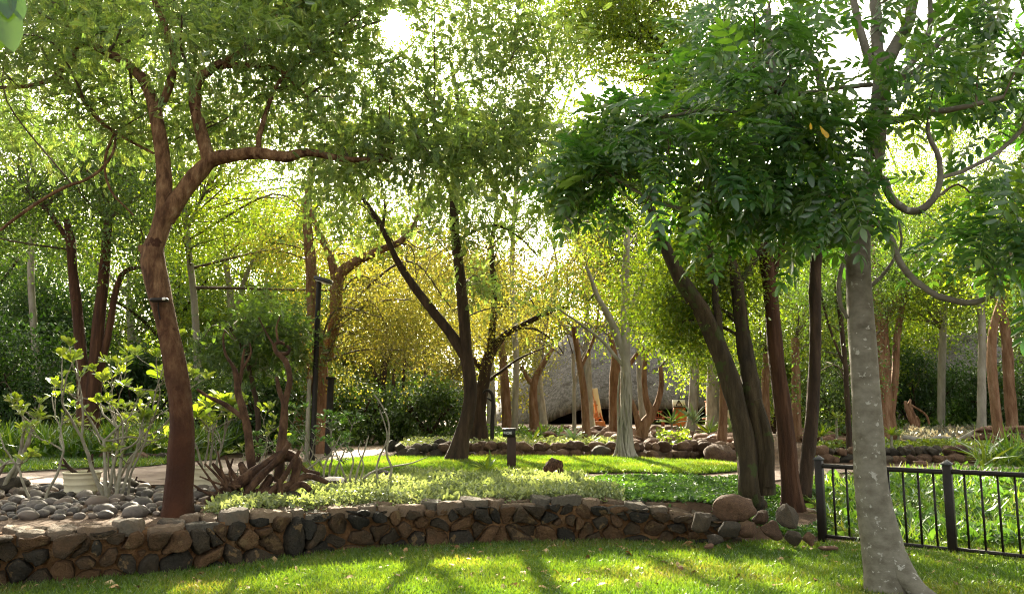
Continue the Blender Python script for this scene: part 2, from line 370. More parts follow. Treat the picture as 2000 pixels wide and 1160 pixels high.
M['rockred'] = solid_mat('red_rock', [(.07, .034, .022), (.15, .08, .05), (.24, .14, .09)], 6, rough=.85, bump=.6, bscale=16, objrand=.5, dist=.03)
M['cobble'] = solid_mat('river_stone', [(.035, .032, .028), (.075, .064, .055), (.14, .115, .095), (.17, .115, .08)], 5, rough=.7, bump=.25, bscale=30, objrand=.7, dist=.01)
M['soil'] = solid_mat('soil', [(.05, .03, .018), (.10, .06, .035), (.17, .105, .06)], 3, rough=.95, bump=.8, bscale=18, dist=.04)
M['lawnbase'] = solid_mat('lawn_thatch', [(.04, .06, .012), (.065, .09, .018), (.11, .11, .035)], 6, rough=.95, bump=.6, bscale=60, dist=.02)
M['path'] = solid_mat('path_paving', [(.2, .14, .11), (.30, .22, .175), (.38, .3, .245)], 1.6, rough=.9, bump=.5, bscale=40, dist=.01)
M['thatch'] = solid_mat('thatch', [(.06, .053, .047), (.16, .145, .13), (.27, .25, .235)], 7, (1, 1, .12), .95, 1.0, 16, dist=.12, spots=((.09, .08, .065), .9, .58))
M['dark_wood'] = solid_mat('dark_wood', [(.02, .012, .008), (.05, .03, .018)], 6, (1, 1, .2), .8, .3)
M['pale_wood'] = solid_mat('pale_wood', [(.46, .34, .2), (.58, .45, .28), (.66, .54, .36)], 4, (1, 1, .15), .7, .2)
M['orange_wood'] = solid_mat('orange_wood', [(.35, .11, .035), (.48, .17, .05)], 4, (1, 1, .15), .6, .2)
M['red_wood'] = solid_mat('red_wood', [(.26, .06, .03), (.36, .10, .05)], 5, (1, 1, .2), .6, .2)
M['iron'] = solid_mat('black_painted_metal', [(.007, .005, .004), (.016, .011, .008)], 12, rough=.5, bump=.25, bscale=40, spec=.28)
M['iron_top'] = solid_mat('weathered_metal', [(.03, .03, .03), (.06, .06, .06)], 12, rough=.5, bump=.1, spec=.5)
M['post'] = solid_mat('sign_post_brown', [(.028, .014, .009), (.055, .03, .02)], 6, (1, 1, .2), .6, .3)
M['black'] = solid_mat('sign_black', [(.010, .011, .009), (.016, .017, .014)], 5, rough=.4, bump=0)
M['white'] = solid_mat('white_paint', [(.62, .6, .55), (.75, .73, .68)], 5, rough=.6, bump=.1)
M['letter'] = solid_mat('sign_lettering', [(.62, .66, .6), (.7, .72, .68)], 5, rough=.5, bump=0)
M['pot'] = solid_mat('cream_plastic_pot', [(.50, .44, .29), (.58, .52, .36), (.64, .58, .42)], 3, rough=.55, bump=.1)
M['terra'] = solid_mat('terracotta', [(.4, .14, .06), (.5, .2, .09)], 5, rough=.8, bump=.2)
M['inside_shade'] = solid_mat('interior_painted_shade', [(.018, .014, .012), (.035, .025, .02)], 4, rough=.9, bump=0)  # near-black colour stands for the shade under the thatch
M['paving'] = solid_mat('terrace_paving', [(.36, .26, .19), (.5, .38, .29)], 2, rough=.9, bump=.3)

# ---------------------------------------------------------------- leaf shapes
def T_small():   # folded diamond
    V = np.array([(0, 0, 0), (.28, .45, .09), (0, 1, -.05), (-.28, .45, .09)]); return V, np.array([(0, 1, 2), (0, 2, 3)])
def T_round():
    V = np.array([(0, 0, 0), (.3, .3, .06), (.33, .68, .08), (0, 1, -.04), (-.33, .68, .08), (-.3, .3, .06), (0, .5, 0)])
    return V, np.array([(0, 1, 6), (1, 2, 6), (2, 3, 6), (3, 4, 6), (4, 5, 6), (5, 0, 6)])
def T_big(wid=.2, droop=.18, obo=0):
    ys = [0, .15, .42, .7, .9, 1]; ws = [.02, .6, 1, .85, .42, 0] if not obo else [.04, .3, .7, 1, .8, .12]
    V = []; F = []
    for y, q in zip(ys, ws):
        z = -droop * y * y
        V += [(-wid * q, y, z + .25 * wid * q), (0, y, z), (wid * q, y, z + .25 * wid * q)]
    for i in range(5):
        a = i * 3; F += [(a, a + 1, a + 4, a + 3), (a + 1, a + 2, a + 5, a + 4)]
    return np.array(V), np.array(F)
def T_pinnate(pairs, leaflet, ll, spread=1.15, rachis=True):
    """compound leaf: unit length along y; ll leaflet length relative"""
    LV, LF = leaflet; V = []; F = []; n = 0
    for i in range(pairs):
        y = .22 + .72 * i / max(pairs - 1, 1)
        for sgn in (-1, 1):
            a = sgn * spread * (1 - .25 * i / pairs); sc = ll * (1 - .25 * abs(i / max(pairs - 1, 1) - .45))
            R = rotz(-a) @ roty(sgn * .25)
            V.append(LV * sc @ R.T + np.array([0, y, -.18 * y * y])); F.append(LF + n); n += len(LV)
    V.append(LV * ll + np.array([0, .95, -.17])); F.append(LF + n); n += len(LV)
    if rachis:
        q = np.array([(-.008, 0, 0), (.008, 0, 0), (.006, .95, -.165), (-.006, .95, -.165)])
        k = LF.shape[1]
        V.append(q); F.append(np.array([(n, n + 1, n + 2, n + 3)]) if k == 4 else np.array([(n, n + 1, n + 2), (n, n + 2, n + 3)]))
    return np.concatenate(V), np.concatenate(F)
def T_blade(wd=.06, bend=.35):
    V = np.array([(-wd, 0, 0), (wd, 0, 0), (-wd * .8, .5, bend * .22), (wd * .8, .5, bend * .22), (0, 1, bend)])
    return V, np.array([(0, 1, 3), (0, 3, 2), (2, 3, 4)])
LS = {'small': T_small(), 'round': T_round(), 'big': T_big(), 'obo': T_big(.22, .15, 1), 'fine': T_pinnate(5, T_small(), .42), 'feather': T_pinnate(7, T_small(), .30),
      'pin': T_pinnate(4, T_big(.19, .2), .42), 'blade': T_blade()}

def frames(dirs, ups, r, jit=.5):
    d = unit(dirs + jit * r.normal(size=dirs.shape)); n = unit(ups + .45 * r.normal(size=ups.shape))
    s = unit(np.cross(d, n)); n = np.cross(s, d)
    return np.stack([s, d, n], -1)
def scatter(g, tmpl, pos, Rm, size, rnd):
    TV, TF = tmpl; n = len(pos)
    if n == 0: return
    V = np.einsum('nij,kj->nki', Rm, TV) * np.asarray(size).reshape(-1, 1, 1) + pos[:, None, :]
    F = (TF[None] + (np.arange(n) * len(TV))[:, None, None]).reshape(-1, TF.shape[1])
    g.add(V.reshape(-1, 3), F, np.repeat(rnd, len(TF)))

# ---------------------------------------------------------------- trees
def tree(name, label, cat, base, limbs, clumps, bark, leaf, lkind='small', lsize=.05, perspray=12, spray_len=.35, sprayd=60, group=None,
         seed=1, rough=.07, ridges=0.0, flare=.5, droop=.25, cull=True, twig='bk_twig', sides=14, clusterr=.10, extra=None, step=.12, jit=.55, flareh=.22, noattach=()):
    """limbs: control arrays (n,4), first one is the trunk; clumps: (x,y,z,rx,rz,weight). One Empty, parts trunk / branches / crown."""
    r = np.random.default_rng(seed)
    root = empty(name, base, label, cat, group)
    base = np.asarray(base, float); L0 = np.array(limbs[0])
    if L0[0, 2] > base[2] + .08: limbs = [np.vstack([[[*(L0[0, :2] * .7 + base[:2] * .3), base[2] - .02, L0[0, 3] * 1.12]], L0])] + list(limbs[1:])
    g = Geo(); nodes = []
    for i, L in enumerate(limbs):
        S = catmull(L, step)
        if i == 0 and flare:
            h = np.linalg.norm(S[:, :3] - S[0, :3], axis=1); S[:, 3] *= 1 + flare * np.exp(-h / flareh)
            S = np.vstack([S[0] + np.array([0, 0, -.12, .02]), S])
        S[:, :3] += (.12 * S[:, 3:4]) * r.normal(size=(len(S), 3)) * (S[:, 3:4] < .06)
        md = S[:, 3].mean()
        tube(g, S[:, :3], S[:, 3], sides if md > .05 else 8 if md > .02 else 5, rough, r.random() * 20, ridges=ridges if md > .05 else 0)
        if i not in noattach: nodes.append(S)
    if extra: extra(g, r)
    g.build('trunk', M[bark], root, base, True)
    nodes = np.vstack(nodes)
    tw = Geo(); lg = Geo()
    LP = []; LD = []
    nodes = nodes[nodes[:, 2] > base[2] + .25 * (nodes[:, 2].max() - base[2])]
    for c in clumps:
        C = np.array(c[:3]); rx, rz, wt = c[3], c[4], c[5]
        dd = np.linalg.norm(nodes[:, :3] - C, axis=1) + .6 * np.maximum(nodes[:, 2] - C[2] + .2, 0) + 0.8 * r.random(len(nodes)) * .2
        a = nodes[dd.argmin()]; dist = np.linalg.norm(C - a[:3])
        loc = [a[None, :]]
        if dist > .15:
            r0 = min(a[3] * .5, .007 + .008 * dist + .006 * rx)
            mid = (a[:3] + C) / 2 + r.normal(size=3) * dist * .15 + np.array([0, 0, -.02 * dist if C[2] > a[2] + .5 * dist else .2 * dist])
            S = catmull(np.array([[*a[:3], r0], [*mid, r0 * .75], [*C, max(r0 * .4, .004)]]), max(.1, dist / 10))
            tube(tw, S[:, :3], S[:, 3], 5, .06, r.random() * 9, cap=False); loc.append(S)
        loc = np.vstack(loc)
        n = int(sprayd * wt)
        E = np.clip(r.normal(size=(n, 3)) * .62, -1.5, 1.5) * np.array([rx, rx, rz]) + C
        E = E[np.argsort(np.linalg.norm(E - C, axis=1))]
        if cull: E = E[sun_keep(E, r)]
        for e in E:
            d = np.linalg.norm(loc[:, :3] - e, axis=1); b = loc[d.argmin()]
            v = e - b[:3]; L = np.linalg.norm(v)
            if L < .03: continue
            mid = b[:3] + v * .55 + np.array([0, 0, droop * .22 * L]) + r.normal(size=3) * L * .08
            rr = min(b[3] * .75, .0025 + .006 * L)
            S = np.array([[*b[:3], rr], [*mid, rr * .75], [*e, rr * .45]])
            tube(tw, S[:, :3], S[:, 3], 3, cap=False); loc = np.vstack([loc, S[1:]])
            dv = v / L + np.array([0, 0, -droop])
            t = r.random((perspray, 1)) ** .8
            p = e + dv * (t - .45) * spray_len * 1.2 + r.normal(size=(perspray, 3)) * clusterr
            LP.append(p); LD.append(np.repeat((dv + 0)[None], perspray, 0) + r.normal(size=(perspray, 3)) * .6)
    if LP:
        LP = np.vstack(LP); LD = np.vstack(LD)
        if cull: k = sun_keep(LP, r); LP = LP[k]; LD = LD[k]
        Rm = frames(LD + np.array([0, 0, -.25 * droop]), np.repeat(np.array([[0, -.25, 1.]]), len(LP), 0), r, jit)
        scatter(lg, LS[lkind], LP, Rm, lsize * (.65 + .7 * r.random(len(LP))), r.random(len(LP)))
        tw.build('branches', M[twig], root, base, True)
        lg.build('crown', M[leaf], root, base)
    return root
SKYHOLES = [(765, 390, 45, 28), (690, 445, 25, 16), (770, 50, 22, 20), (860, 350, 20, 18), (560, 555, 30, 30), (1180, 110, 30, 26), (1310, 40, 30, 20), (1085, 575, 45, 30)]
def region(x0, y0, x1, y1, Y0, Y1, n, R, wt=1.0, rz=.7, seed=0, holes=True):
    r = np.random.default_rng(9000 + seed + int(x0 * 7 + y0)); o = []
    k = 0
    while len(o) < n and k < n * 20:
        k += 1
        px = r.uniform(x0, x1); py = r.uniform(y0, y1); Y = r.uniform(Y0, Y1)
        if holes and any(((px - a) / (c * 1.1)) ** 2 + ((py - b) / (d * 1.1)) ** 2 < 1 for a, b, c, d in SKYHOLES): continue
        p = P(px, py, Y); q = R * r.uniform(.7, 1.25)
        o.append((*p, q, q * rz, wt * r.uniform(.7, 1.2)))
    return o
def nodes_xyz(pts, Y): return limb(pts, Y)


# ================================================================ THE SETTING
def grid_sheet(name, xs, ys, mat, zf):
    X, Y = np.meshgrid(xs, ys); V = np.stack([X, Y, zf(X, Y)], -1).reshape(-1, 3)
    nx = len(xs); i = np.arange(len(ys) - 1)[:, None] * nx; j = np.arange(nx - 1)[None, :]
    F = np.stack([i + j, i + j + 1, i + j + nx + 1, i + j + nx], -1).reshape(-1, 4)
    return mesh_np(name, V, [F], mat, smooth=True)
xs = np.concatenate([np.arange(-400, -30, 20), np.arange(-30, -9, 1), np.arange(-9, 9, .1), np.arange(9, 30, 1), np.arange(30, 401, 20)])
ys = np.concatenate([np.arange(-30, 4, 2), np.arange(4, 20, .1), np.arange(20, 60, .7), np.arange(60, 700, 20)])
tag(grid_sheet('ground', xs, ys, M['soil'], ground), kind='structure')
def ribbon(name, near, far, mat, off, nt=24, ns=90):
    near = np.asarray(near, float); far = np.asarray(far, float)
    def rs(p):
        L = np.concatenate([[0], np.cumsum(np.linalg.norm(np.diff(p, axis=0), axis=1))]); t = np.linspace(0, L[-1], ns)
        return np.stack([np.interp(t, L, p[:, 0]), np.interp(t, L, p[:, 1])], -1)
    a, b = rs(near), rs(far); t = np.linspace(0, 1, nt)[:, None, None]
    Q = a[None] * (1 - t) + b[None] * t
    V = np.concatenate([Q, (ground(Q[..., 0], Q[..., 1]) + off)[..., None]], -1).reshape(-1, 3)
    i = np.arange(nt - 1)[:, None] * ns; j = np.arange(ns - 1)[None, :]
    F = np.stack([i + j, i + j + 1, i + j + ns + 1, i + j + ns], -1).reshape(-1, 4)
    return tag(mesh_np(name, V, [F], mat, smooth=True), kind='structure')
lx = np.linspace(-9, 9, 160)
ribbon('lawn', np.stack([lx, np.full(160, 2.0)], -1), np.stack([lx, wall_y(lx) + .05], -1), M['lawnbase'], .006, 40, 160)
def offs(c, w):
    c = np.asarray(c, float); t = unit(np.gradient(c, axis=0)); n = np.stack([-t[:, 1], t[:, 0]], -1)
    w = np.broadcast_to(np.asarray(w, float), (len(c),))[:, None]
    return c - n * w / 2, c + n * w / 2
def smooth2(c, step=.4): return catmull(np.array([(x, y, 0, 0) for x, y in c]), step)[:, :2]
PC = smooth2([(-14, 11.8), (-9.5, 12.3), (-7.6, 12.9), (-6.2, 14.0), (-5.3, 16.2), (-4.4, 18.6), (-3.6, 21), (-3.3, 25), (-2.6, 32)])
n_, f_ = offs(PC, 2.5); ribbon('path', n_, f_, M['path'], .014)
BC = smooth2([(-7.5, 12.3), (-5, 12.3), (-3.4, 12.15), (-1.2, 12.5), (1.5, 12.95), (4.0, 14.0), (6.8, 15.2), (10.5, 15.7), (16, 15.8)])
n_, f_ = offs(BC, .8); ribbon('brick_path', n_, f_, M['path'], .020)
SN = [(-4.0, 13.6), (-2.6, 13.3), (0, 13.6), (2.4, 14.05), (4.0, 14.7), (4.6, 15.2)]; SF = [(-4.0, 16.0), (-3.0, 17.6), (0, 17.7), (2.4, 17.6), (4.0, 16.9), (4.6, 15.4)]
ribbon('lawn_strip', SN, SF, M['lawnbase'], .016)
ribbon('far_lawn', [(-14, 13.6), (-9, 14.0), (-7.0, 15.4), (-6.4, 17.5)], [(-14, 20), (-10, 20), (-8, 20), (-6.8, 19.5)], M['lawnbase'], .016)
tp = [(3, 41), (14, 41)]
ribbon('terrace', tp, [(3, 50), (14, 50)], M['paving'], .03)

# ---- grasses and ground covers (nobody could count them)
def in_poly(x, y, poly):
    poly = np.asarray(poly); ins = np.zeros(len(x), bool); j = len(poly) - 1
    for i in range(len(poly)):
        xi, yi = poly[i]; xj, yj = poly[j]
        c = ((yi > y) != (yj > y)) & (x < (xj - xi) * (y - yi) / (yj - yi + 1e-12) + xi); ins ^= c; j = i
    return ins
def sample(poly, n, r):
    poly = np.asarray(poly); lo, hi = poly.min(0), poly.max(0); X = []
    while sum(map(len, X)) < n:
        q = lo + (hi - lo) * r.random((n * 2, 2)); X.append(q[in_poly(q[:, 0], q[:, 1], poly)])
    return np.concatenate(X)[:n]
def cover(name, poly, n, mat, shape, size, label=None, lean=.5, up=1.0, zr=(0, 0), clump=0.0, seed=3, cat=None, droop=0.0, off=.015, fade=None):
    r = np.random.default_rng(seed); q = sample(poly, n, r)
    if poly[0][1] > 7 and name[:4] in ('silv', 'gree'): q = q[q[:, 1] > wall_y(q[:, 0]) + .36 - .24 * r.random(len(q)) ** 3]
    if clump:
        k = .5 + .5 * np.sin(q[:, 0] * 5.1 + np.sin(q[:, 1] * 4.3) * 1.7) * np.sin(q[:, 1] * 6.2 + np.sin(q[:, 0] * 3.7) * 1.5)
        q = q[r.random(len(q)) > clump * k]
    if fade is not None: q = q[fade(q, r)]
    n = len(q)
    hb = .55 + .45 * np.sin(q[:, 0] * 3.3 + 1) * np.sin(q[:, 1] * 4.1)
    z = ground(q[:, 0], q[:, 1]) + off + (zr[0] + (zr[1] - zr[0]) * r.random(n) * hb)
    if name[:6] == 'silver': z = np.maximum(z, .45)
    d = r.normal(size=(n, 3)) * lean; d[:, 2] = up
    ups = r.normal(size=(n, 3)); ups[:, 2] = np.abs(ups[:, 2]) * (1.5 if up < .5 else .3)
    Rm = frames(d, ups, r, .12)
    g = Geo(); pt = np.array([mnoise.noise(Vector((a * .9, b * 1.1, 4.0))) + .5 * mnoise.noise(Vector((a * 2.9, b * 3.3, 9.0))) for a, b in q[:, :2]]) if n < 300000 else 0
    scatter(g, LS[shape], np.column_stack([q, z]), Rm, size * (.55 + .9 * r.random(n)), np.clip(.15 + .6 * r.random(n) + .45 * pt, 0, 1))
    o = g.build(name, M[mat]); return tag(o, label, cat, None, 'stuff')
wl = [(x, wall_y(x) - .02) for x in np.linspace(-6, 3.2, 30)]
near = [(-4.6, 5.8), (5.0, 5.8)]
LS['lawnb'] = T_blade(.075, .45); LS['strap'] = T_blade(.05, .75)
def lawnpatch(q, r): return r.random(len(q)) > .35 * (np.sin(q[:, 0] * 2.3 + q[:, 1] * 4.1) * np.sin(q[:, 1] * 3.7 - q[:, 0] * 1.9) > .35)
cover('lawn_grass', near + [(7.5, 9.6), (3.2, 9.4)] + wl[::-1], 230000, 'lf_grass', 'lawnb', .05, lean=.55, seed=21, fade=lawnpatch)
cover('lawn_strip_grass', SN + SF[::-1], 110000, 'lf_grass', 'lawnb', .07, lean=.5, seed=22)
cover('far_lawn_grass', [(-12, 13.8), (-9, 14.2), (-7.0, 15.5), (-6.4, 17.5), (-6.8, 19.5), (-14, 20)], 40000, 'lf_weed', 'lawnb', .09, seed=23)
cover('tall_border_grass', [(-14, 16.6), (-9.2, 16.8), (-7.2, 17.6), (-6.6, 19), (-6.6, 22), (-14, 22)], 14000, 'lf_weed', 'strap', .55, lean=.5, seed=24, clump=.6)
cov = [flat(px, py, .44) for px, py in [(395, 1006), (480, 965), (600, 955), (760, 942), (830, 930), (1000, 938), (1120, 940), (1190, 962), (1235, 985), (1000, 983), (850, 990), (600, 1010), (480, 1022)]]
cover('silver_groundcover', cov, 60000, 'lf_silver', 'round', .034, lean=1.0, up=.35, zr=(.0, .20), seed=25, clump=.45)
cover('silver_groundcover_tips', cov, 9000, 'lf_silver', 'big', .075, lean=.7, up=.9, zr=(.04, .16), seed=26, clump=.45)
gcv = [flat(px, py, .42) for px, py in [(1120, 940), (1190, 935), (1450, 925), (1520, 935), (1560, 1000), (1440, 1003), (1380, 992), (1240, 985), (1195, 962)]]
cover('green_groundcover', gcv, 34000, 'lf_cover', 'round', .05, lean=1.0, up=.25, zr=(0, .07), seed=27, clump=.35)
cover('green_groundcover_end', [(2.9, 9.9), (3.1, 9.1), (3.9, 9.3), (5, 9.6), (4.4, 11)], 6000, 'lf_cover', 'round', .045, lean=1.0, up=.25, zr=(0, .05), seed=28, clump=.6)
weed = [(3.9, 9.5), (13, 7.6), (13, 14.2), (7, 14.2), (4.6, 13.2)]
cover('weedy_grass', weed, 26000, 'lf_weed', 'strap', .17, lean=.6, seed=29, clump=.5)
cover('weed_leaves', weed, 16000, 'lf_cover', 'big', .13, lean=.9, up=.5, zr=(0, .22), seed=30, clump=.8)
cover('slope_litter', weed, 6000, 'dry_leaf', 'small', .08, lean=1, up=.1, seed=43, clump=.5)
cover('path_edge_grass', [(9, 15.6), (12, 16.0), (12, 16.6), (9.5, 16.4)], 700, 'lf_weed', 'strap', .5, lean=.6, seed=31, clump=.5)
def bandp(px0, px1, Y0, Y1): return [PG(px0, Y0)[:2], PG(px1, Y0)[:2], PG(px1, Y1)[:2], PG(px0, Y1)[:2]]
cover('terrace_silver_cover', bandp(780, 1200, 18.4, 22), 7000, 'lf_silver', 'round', .07, lean=1, up=.4, zr=(0, .16), seed=32, clump=.95)
cover('terrace_yellow_cover', bandp(1280, 1345, 18.7, 23), 2500, 'lf_shrub', 'round', .08, lean=1, up=.4, zr=(0, .35), seed=33, clump=.7)
cover('right_bed_cover', bandp(1590, 1930, 17.3, 19.6), 9000, 'lf_shrub', 'round', .075, lean=1, up=.4, zr=(0, .2), seed=34, clump=.8)
cover('grey_bed_cover', bandp(1760, 2040, 20.5, 26), 12000, 'lf_grey', 'big', .12, lean=.8, up=.6, zr=(0, .35), seed=35, clump=.4)
cover('terrace_green_cover', bandp(800, 1100, 22, 32), 7000, 'lf_mid', 'round', .09, lean=1, up=.4, zr=(0, .3), seed=36, clump=.8)
cover('far_undergrowth', bandp(-100, 700, 22, 36), 16000, 'lf_mid', 'big', .22, lean=.9, up=.6, zr=(0, .7), seed=37, clump=.6)
cover('far_undergrowth_right', bandp(1560, 2100, 26, 40), 9000, 'lf_mid', 'big', .2, lean=.9, up=.6, zr=(0, .6), seed=38, clump=.6)
# litter and mulch on the beds: irregular sheets of shreds
cover('leaf_litter', [flat(a, b, .42) for a, b in [(820, 942), (880, 908), (1040, 905), (1130, 935), (1000, 940)]], 5000, 'dry_leaf', 'small', .07, lean=1, up=.05, seed=39)
cover('wall_foot_litter', [(x, y - .35) for x, y in wl] + [(3.6, 9.0), (3.6, 9.3)] + wl[::-1], 2600, 'dry_leaf', 'small', .06, lean=1, up=.05, seed=40, clump=.6)

# ================================================================ STONE WALL
def clip(poly, n, d):     # keep n.x <= d
    o = []
    for i in range(len(poly)):
        a, b = poly[i], poly[(i + 1) % len(poly)]; da, db = n @ a - d, n @ b - d
        if da <= 0: o.append(a)
        if da * db < 0: o.append(a + (b - a) * da / (da - db))
    return o
def voronoi(seeds, box, sx=1.0):
    S = np.asarray(seeds) * np.array([sx, 1]); cells = []
    x0, y0, x1, y1 = box
    for i, p in enumerate(S):
        poly = [np.array(q) * np.array([sx, 1]) for q in ((x0, y0), (x1, y0), (x1, y1), (x0, y1))]
        for j in np.argsort(((S - p) ** 2).sum(1))[1:16]:
            n = S[j] - p; poly = clip(poly, n, n @ (S[j] + p) / 2)
            if len(poly) < 3: break
        if len(poly) >= 3: cells.append(np.array(poly) / np.array([sx, 1]))
    return cells
class WallLine:
    def __init__(s):
        s.p = catmull(np.column_stack([WXY, np.zeros((len(WXY), 2))]), .1)[:, :2]
        s.L = np.concatenate([[0], np.cumsum(np.linalg.norm(np.diff(s.p, axis=0), axis=1))])
    def at(s, a):
        x = np.interp(a, s.L, s.p[:, 0]); y = np.interp(a, s.L, s.p[:, 1])
        e = .05; tx = np.interp(a + e, s.L, s.p[:, 0]) - np.interp(a - e, s.L, s.p[:, 0]); ty = np.interp(a + e, s.L, s.p[:, 1]) - np.interp(a - e, s.L, s.p[:, 1])
        t = unit(np.stack([tx, ty], -1)); return np.stack([x, y], -1), np.stack([t[..., 1], -t[..., 0]], -1)
    def s_of_px(s, px):
        q = s.p[:, 0] / s.p[:, 1] * _c * FPX + 1000     # near enough along the wall
        return float(np.interp(px, 1000 + (s.p[:, 0] / s.p[:, 1]) * FPX * .985, s.L))
WL = WallLine()
S_END = WL.s_of_px(1425)
def wall_top(a): return .455 + .012 * np.sin(a * 2.3) + .01 * np.sin(a * 5.1) - .17 * sst((a - S_END + 1.5) / 1.5)
def wpos(a, h, o):
    p, n = WL.at(a); return np.stack([p[..., 0] + n[..., 0] * o, p[..., 1] + n[..., 1] * o, h], -1)
wr = np.random.default_rng(77)
def stone_from(poly, gapw, mapf, thick, r, tilt=.22):
    """poly in wall coordinates -> rings of a bulged stone through mapf(u, v, out)"""
    c = poly.mean(0); q = []
    for i in range(len(poly)):
        a, b = poly[i], poly[(i + 1) % len(poly)]; L = np.linalg.norm(b - a); k = max(1, int(L / .06))
        for j in range(k): q.append(a + (b - a) * j / k)
    q = np.array(q); d = q - c; R = np.linalg.norm(d, axis=1, keepdims=True)
    # round the corners a little, inset by the joint
    qs = (np.roll(q, 1, 0) + np.roll(q, -1, 0) + 3 * q) / 5; qs = qs + r.normal(size=qs.shape) * .006
    d = qs - c; R = np.linalg.norm(d, axis=1, keepdims=True)
    d = d * np.maximum((R - gapw) / np.maximum(R, 1e-6), .3) * (1 + .05 * r.normal(size=(len(q), 1)))
    tu, tv = r.normal(size=2) * tilt; th = thick * r.uniform(.35, 1.7); gapw = gapw * r.uniform(.4, 2.4)
    V = []; rings = [(1.0, -.07), (1.02, th * .45), (.985, th * .80), (.90, th * .98), (.5, th * 1.0)]
    for sc, o in rings:
        dd = d * sc; oo = o + (dd[:, 0] * tu + dd[:, 1] * tv) * (o > 0) + r.normal(size=len(d)) * .007 * (o > 0)
        V.append(mapf(c[0] + dd[:, 0], c[1] + dd[:, 1], oo))
    n = len(d); V = np.vstack(V + [mapf(c[0], c[1], th * 1.02 + r.normal() * .006)[None]])
    i = (np.arange(len(rings) - 1) * n)[:, None]; j = np.arange(n)[None]; jn = (j + 1) % n
    F4 = np.stack([i + j, i + jn, i + n + jn, i + n + j], -1).reshape(-1, 4)
    b = (len(rings) - 1) * n; F3 = np.stack([b + np.arange(n), b + (np.arange(n) + 1) % n, np.full(n, len(V) - 1)], -1)
    return V, F4, F3
seeds = []; a = 0.0
wb = (0, -.03, S_END, .50)
for row, (h, stp) in enumerate([(.045, .27), (.14, .23), (.24, .25), (.33, .22), (.41, .26)]):
    a = wr.uniform(0, .2)
    while a < S_END:
        if wr.random() > .20: seeds.append((a, h + wr.normal() * .05))
        a += stp * wr.uniform(.45, 1.6)
g = Geo()
for cpoly in voronoi(seeds, (0, -.05, S_END, .44), .85):
    cpoly = np.array(cpoly); top = wall_top(cpoly[:, 0].mean()); cpoly[:, 1] *= top / .455
    if np.ptp(cpoly[:, 0]) < .05: continue
    V, F4, F3 = stone_from(cpoly, .012, lambda u, v, o: wpos(np.asarray(u), np.asarray(v), np.asarray(o)), .085, wr)
    k = wr.random(); g.multi(V, [F4, F3], k)
g2 = Geo(); seeds = []; a = 0.0
while a < S_END:
    for v in ((.10, .28) if wr.random() < .6 else (.19,)): seeds.append((a + wr.normal() * .04, v + wr.normal() * .03))
    a += .26 * wr.uniform(.6, 1.4)
for cpoly in voronoi(seeds, (0, -.035, S_END, .38), 1.0):
    cpoly = np.array(cpoly); hk = wr.normal() * .018
    V, F4, F3 = stone_from(cpoly, .01, lambda u, v, o: wpos(np.asarray(u), wall_top(np.asarray(u)) - .02 + hk + np.asarray(o), -np.asarray(v)), .035, wr, .07)
    g2.multi(V[:, :], [F4[:, ::-1], F3[:, ::-1]], wr.random())
core = Geo(); sa = np.linspace(-.05, S_END, 420)
prof = [(-.15, .0)] + [(h, .0) for h in np.linspace(0.0, 1, 12)] + [(1, -.1), (1, -.2), (1, -.3), (1, -.37), (-.15, -.38)]
cols_ = []
for k, (h, o) in enumerate(prof):
    hh = (wall_top(sa) - .02) * h if h >= 0 else np.full(len(sa), h)
    nzv = np.array([mnoise.noise(Vector((a * 6, k * .9, 3.3))) + .6 * mnoise.noise(Vector((a * 17, k * 2.3, 8.1))) for a in sa])
    cols_.append(wpos(sa, hh + (.012 * nzv if h == 1 else 0), o - .012 + (.028 * nzv if 0 <= h <= 1 and o == 0 else 0)))
Vc = np.stack(cols_, 1).reshape(-1, 3); npf = len(prof)
i = np.arange(len(sa) - 1)[:, None] * npf; j = np.arange(npf)[None]; jn = (j + 1) % npf
core.add(Vc, np.stack([i + j, i + npf + j, i + npf + jn, i + jn], -1).reshape(-1, 4))
wroot = empty('stone_wall', (*WXY[5], 0), 'low curved retaining wall of dark rubble stone in mud mortar beside the front lawn', 'wall')
core.build('mortar', M['mortar'], wroot, tuple(wroot.location)); g.build('face_stones', M['stone'], wroot, tuple(wroot.location)); g2.build('cap_stones', M['cap'], wroot, tuple(wroot.location))

# ================================================================ ROCKS AND RIVER STONES
def rock_mesh(name, seed, cuts=7, sq=(1, .8, .65), nz=.12, sub=2, mat='rock', smooth=False):
    r = np.random.default_rng(seed); bm = bmesh.new(); bmesh.ops.create_icosphere(bm, subdivisions=sub + 1, radius=1)
    V = np.array([v.co[:] for v in bm.verts]); F = np.array([[v.index for v in f.verts] for f in bm.faces]); bm.free()
    for _ in range(cuts):
        n = unit(r.normal(size=3)); d = r.uniform(.62, .9); d = d - .12 * (cuts > 12); k = V @ n - d; V = V - np.maximum(k, 0)[:, None] * n * .95
    o = r.random(3) * 50
    V = V * (1 + nz * np.array([mnoise.noise(Vector(v * 1.6 + o)) + .4 * mnoise.noise(Vector(v * 4 + o)) for v in V]))[:, None] * np.array(sq)
    ob = mesh_np(name, V, [F], M[mat], smooth=smooth); me = ob.data; bpy.data.objects.remove(ob); return me
RK = {k: [rock_mesh('rock', 100 + 10 * n + i, c, sq, nz, 2, mat, sm) for i in range(6)] for n, (k, c, sq, nz, mat, sm) in enumerate([
    ('ang', 15, (1, .85, .8), .18, 'rock', False), ('dark', 15, (1, .85, .8), .16, 'rockdark', False), ('red', 7, (1, .8, .5), .16, 'rockred', False),
    ('cob', 2, (1, .78, .58), .10, 'cobble', True), ('round', 4, (1, .85, .7), .14, 'rock', True), ('grey', 8, (1, .8, .55), .14, 'rockdark', True)])}
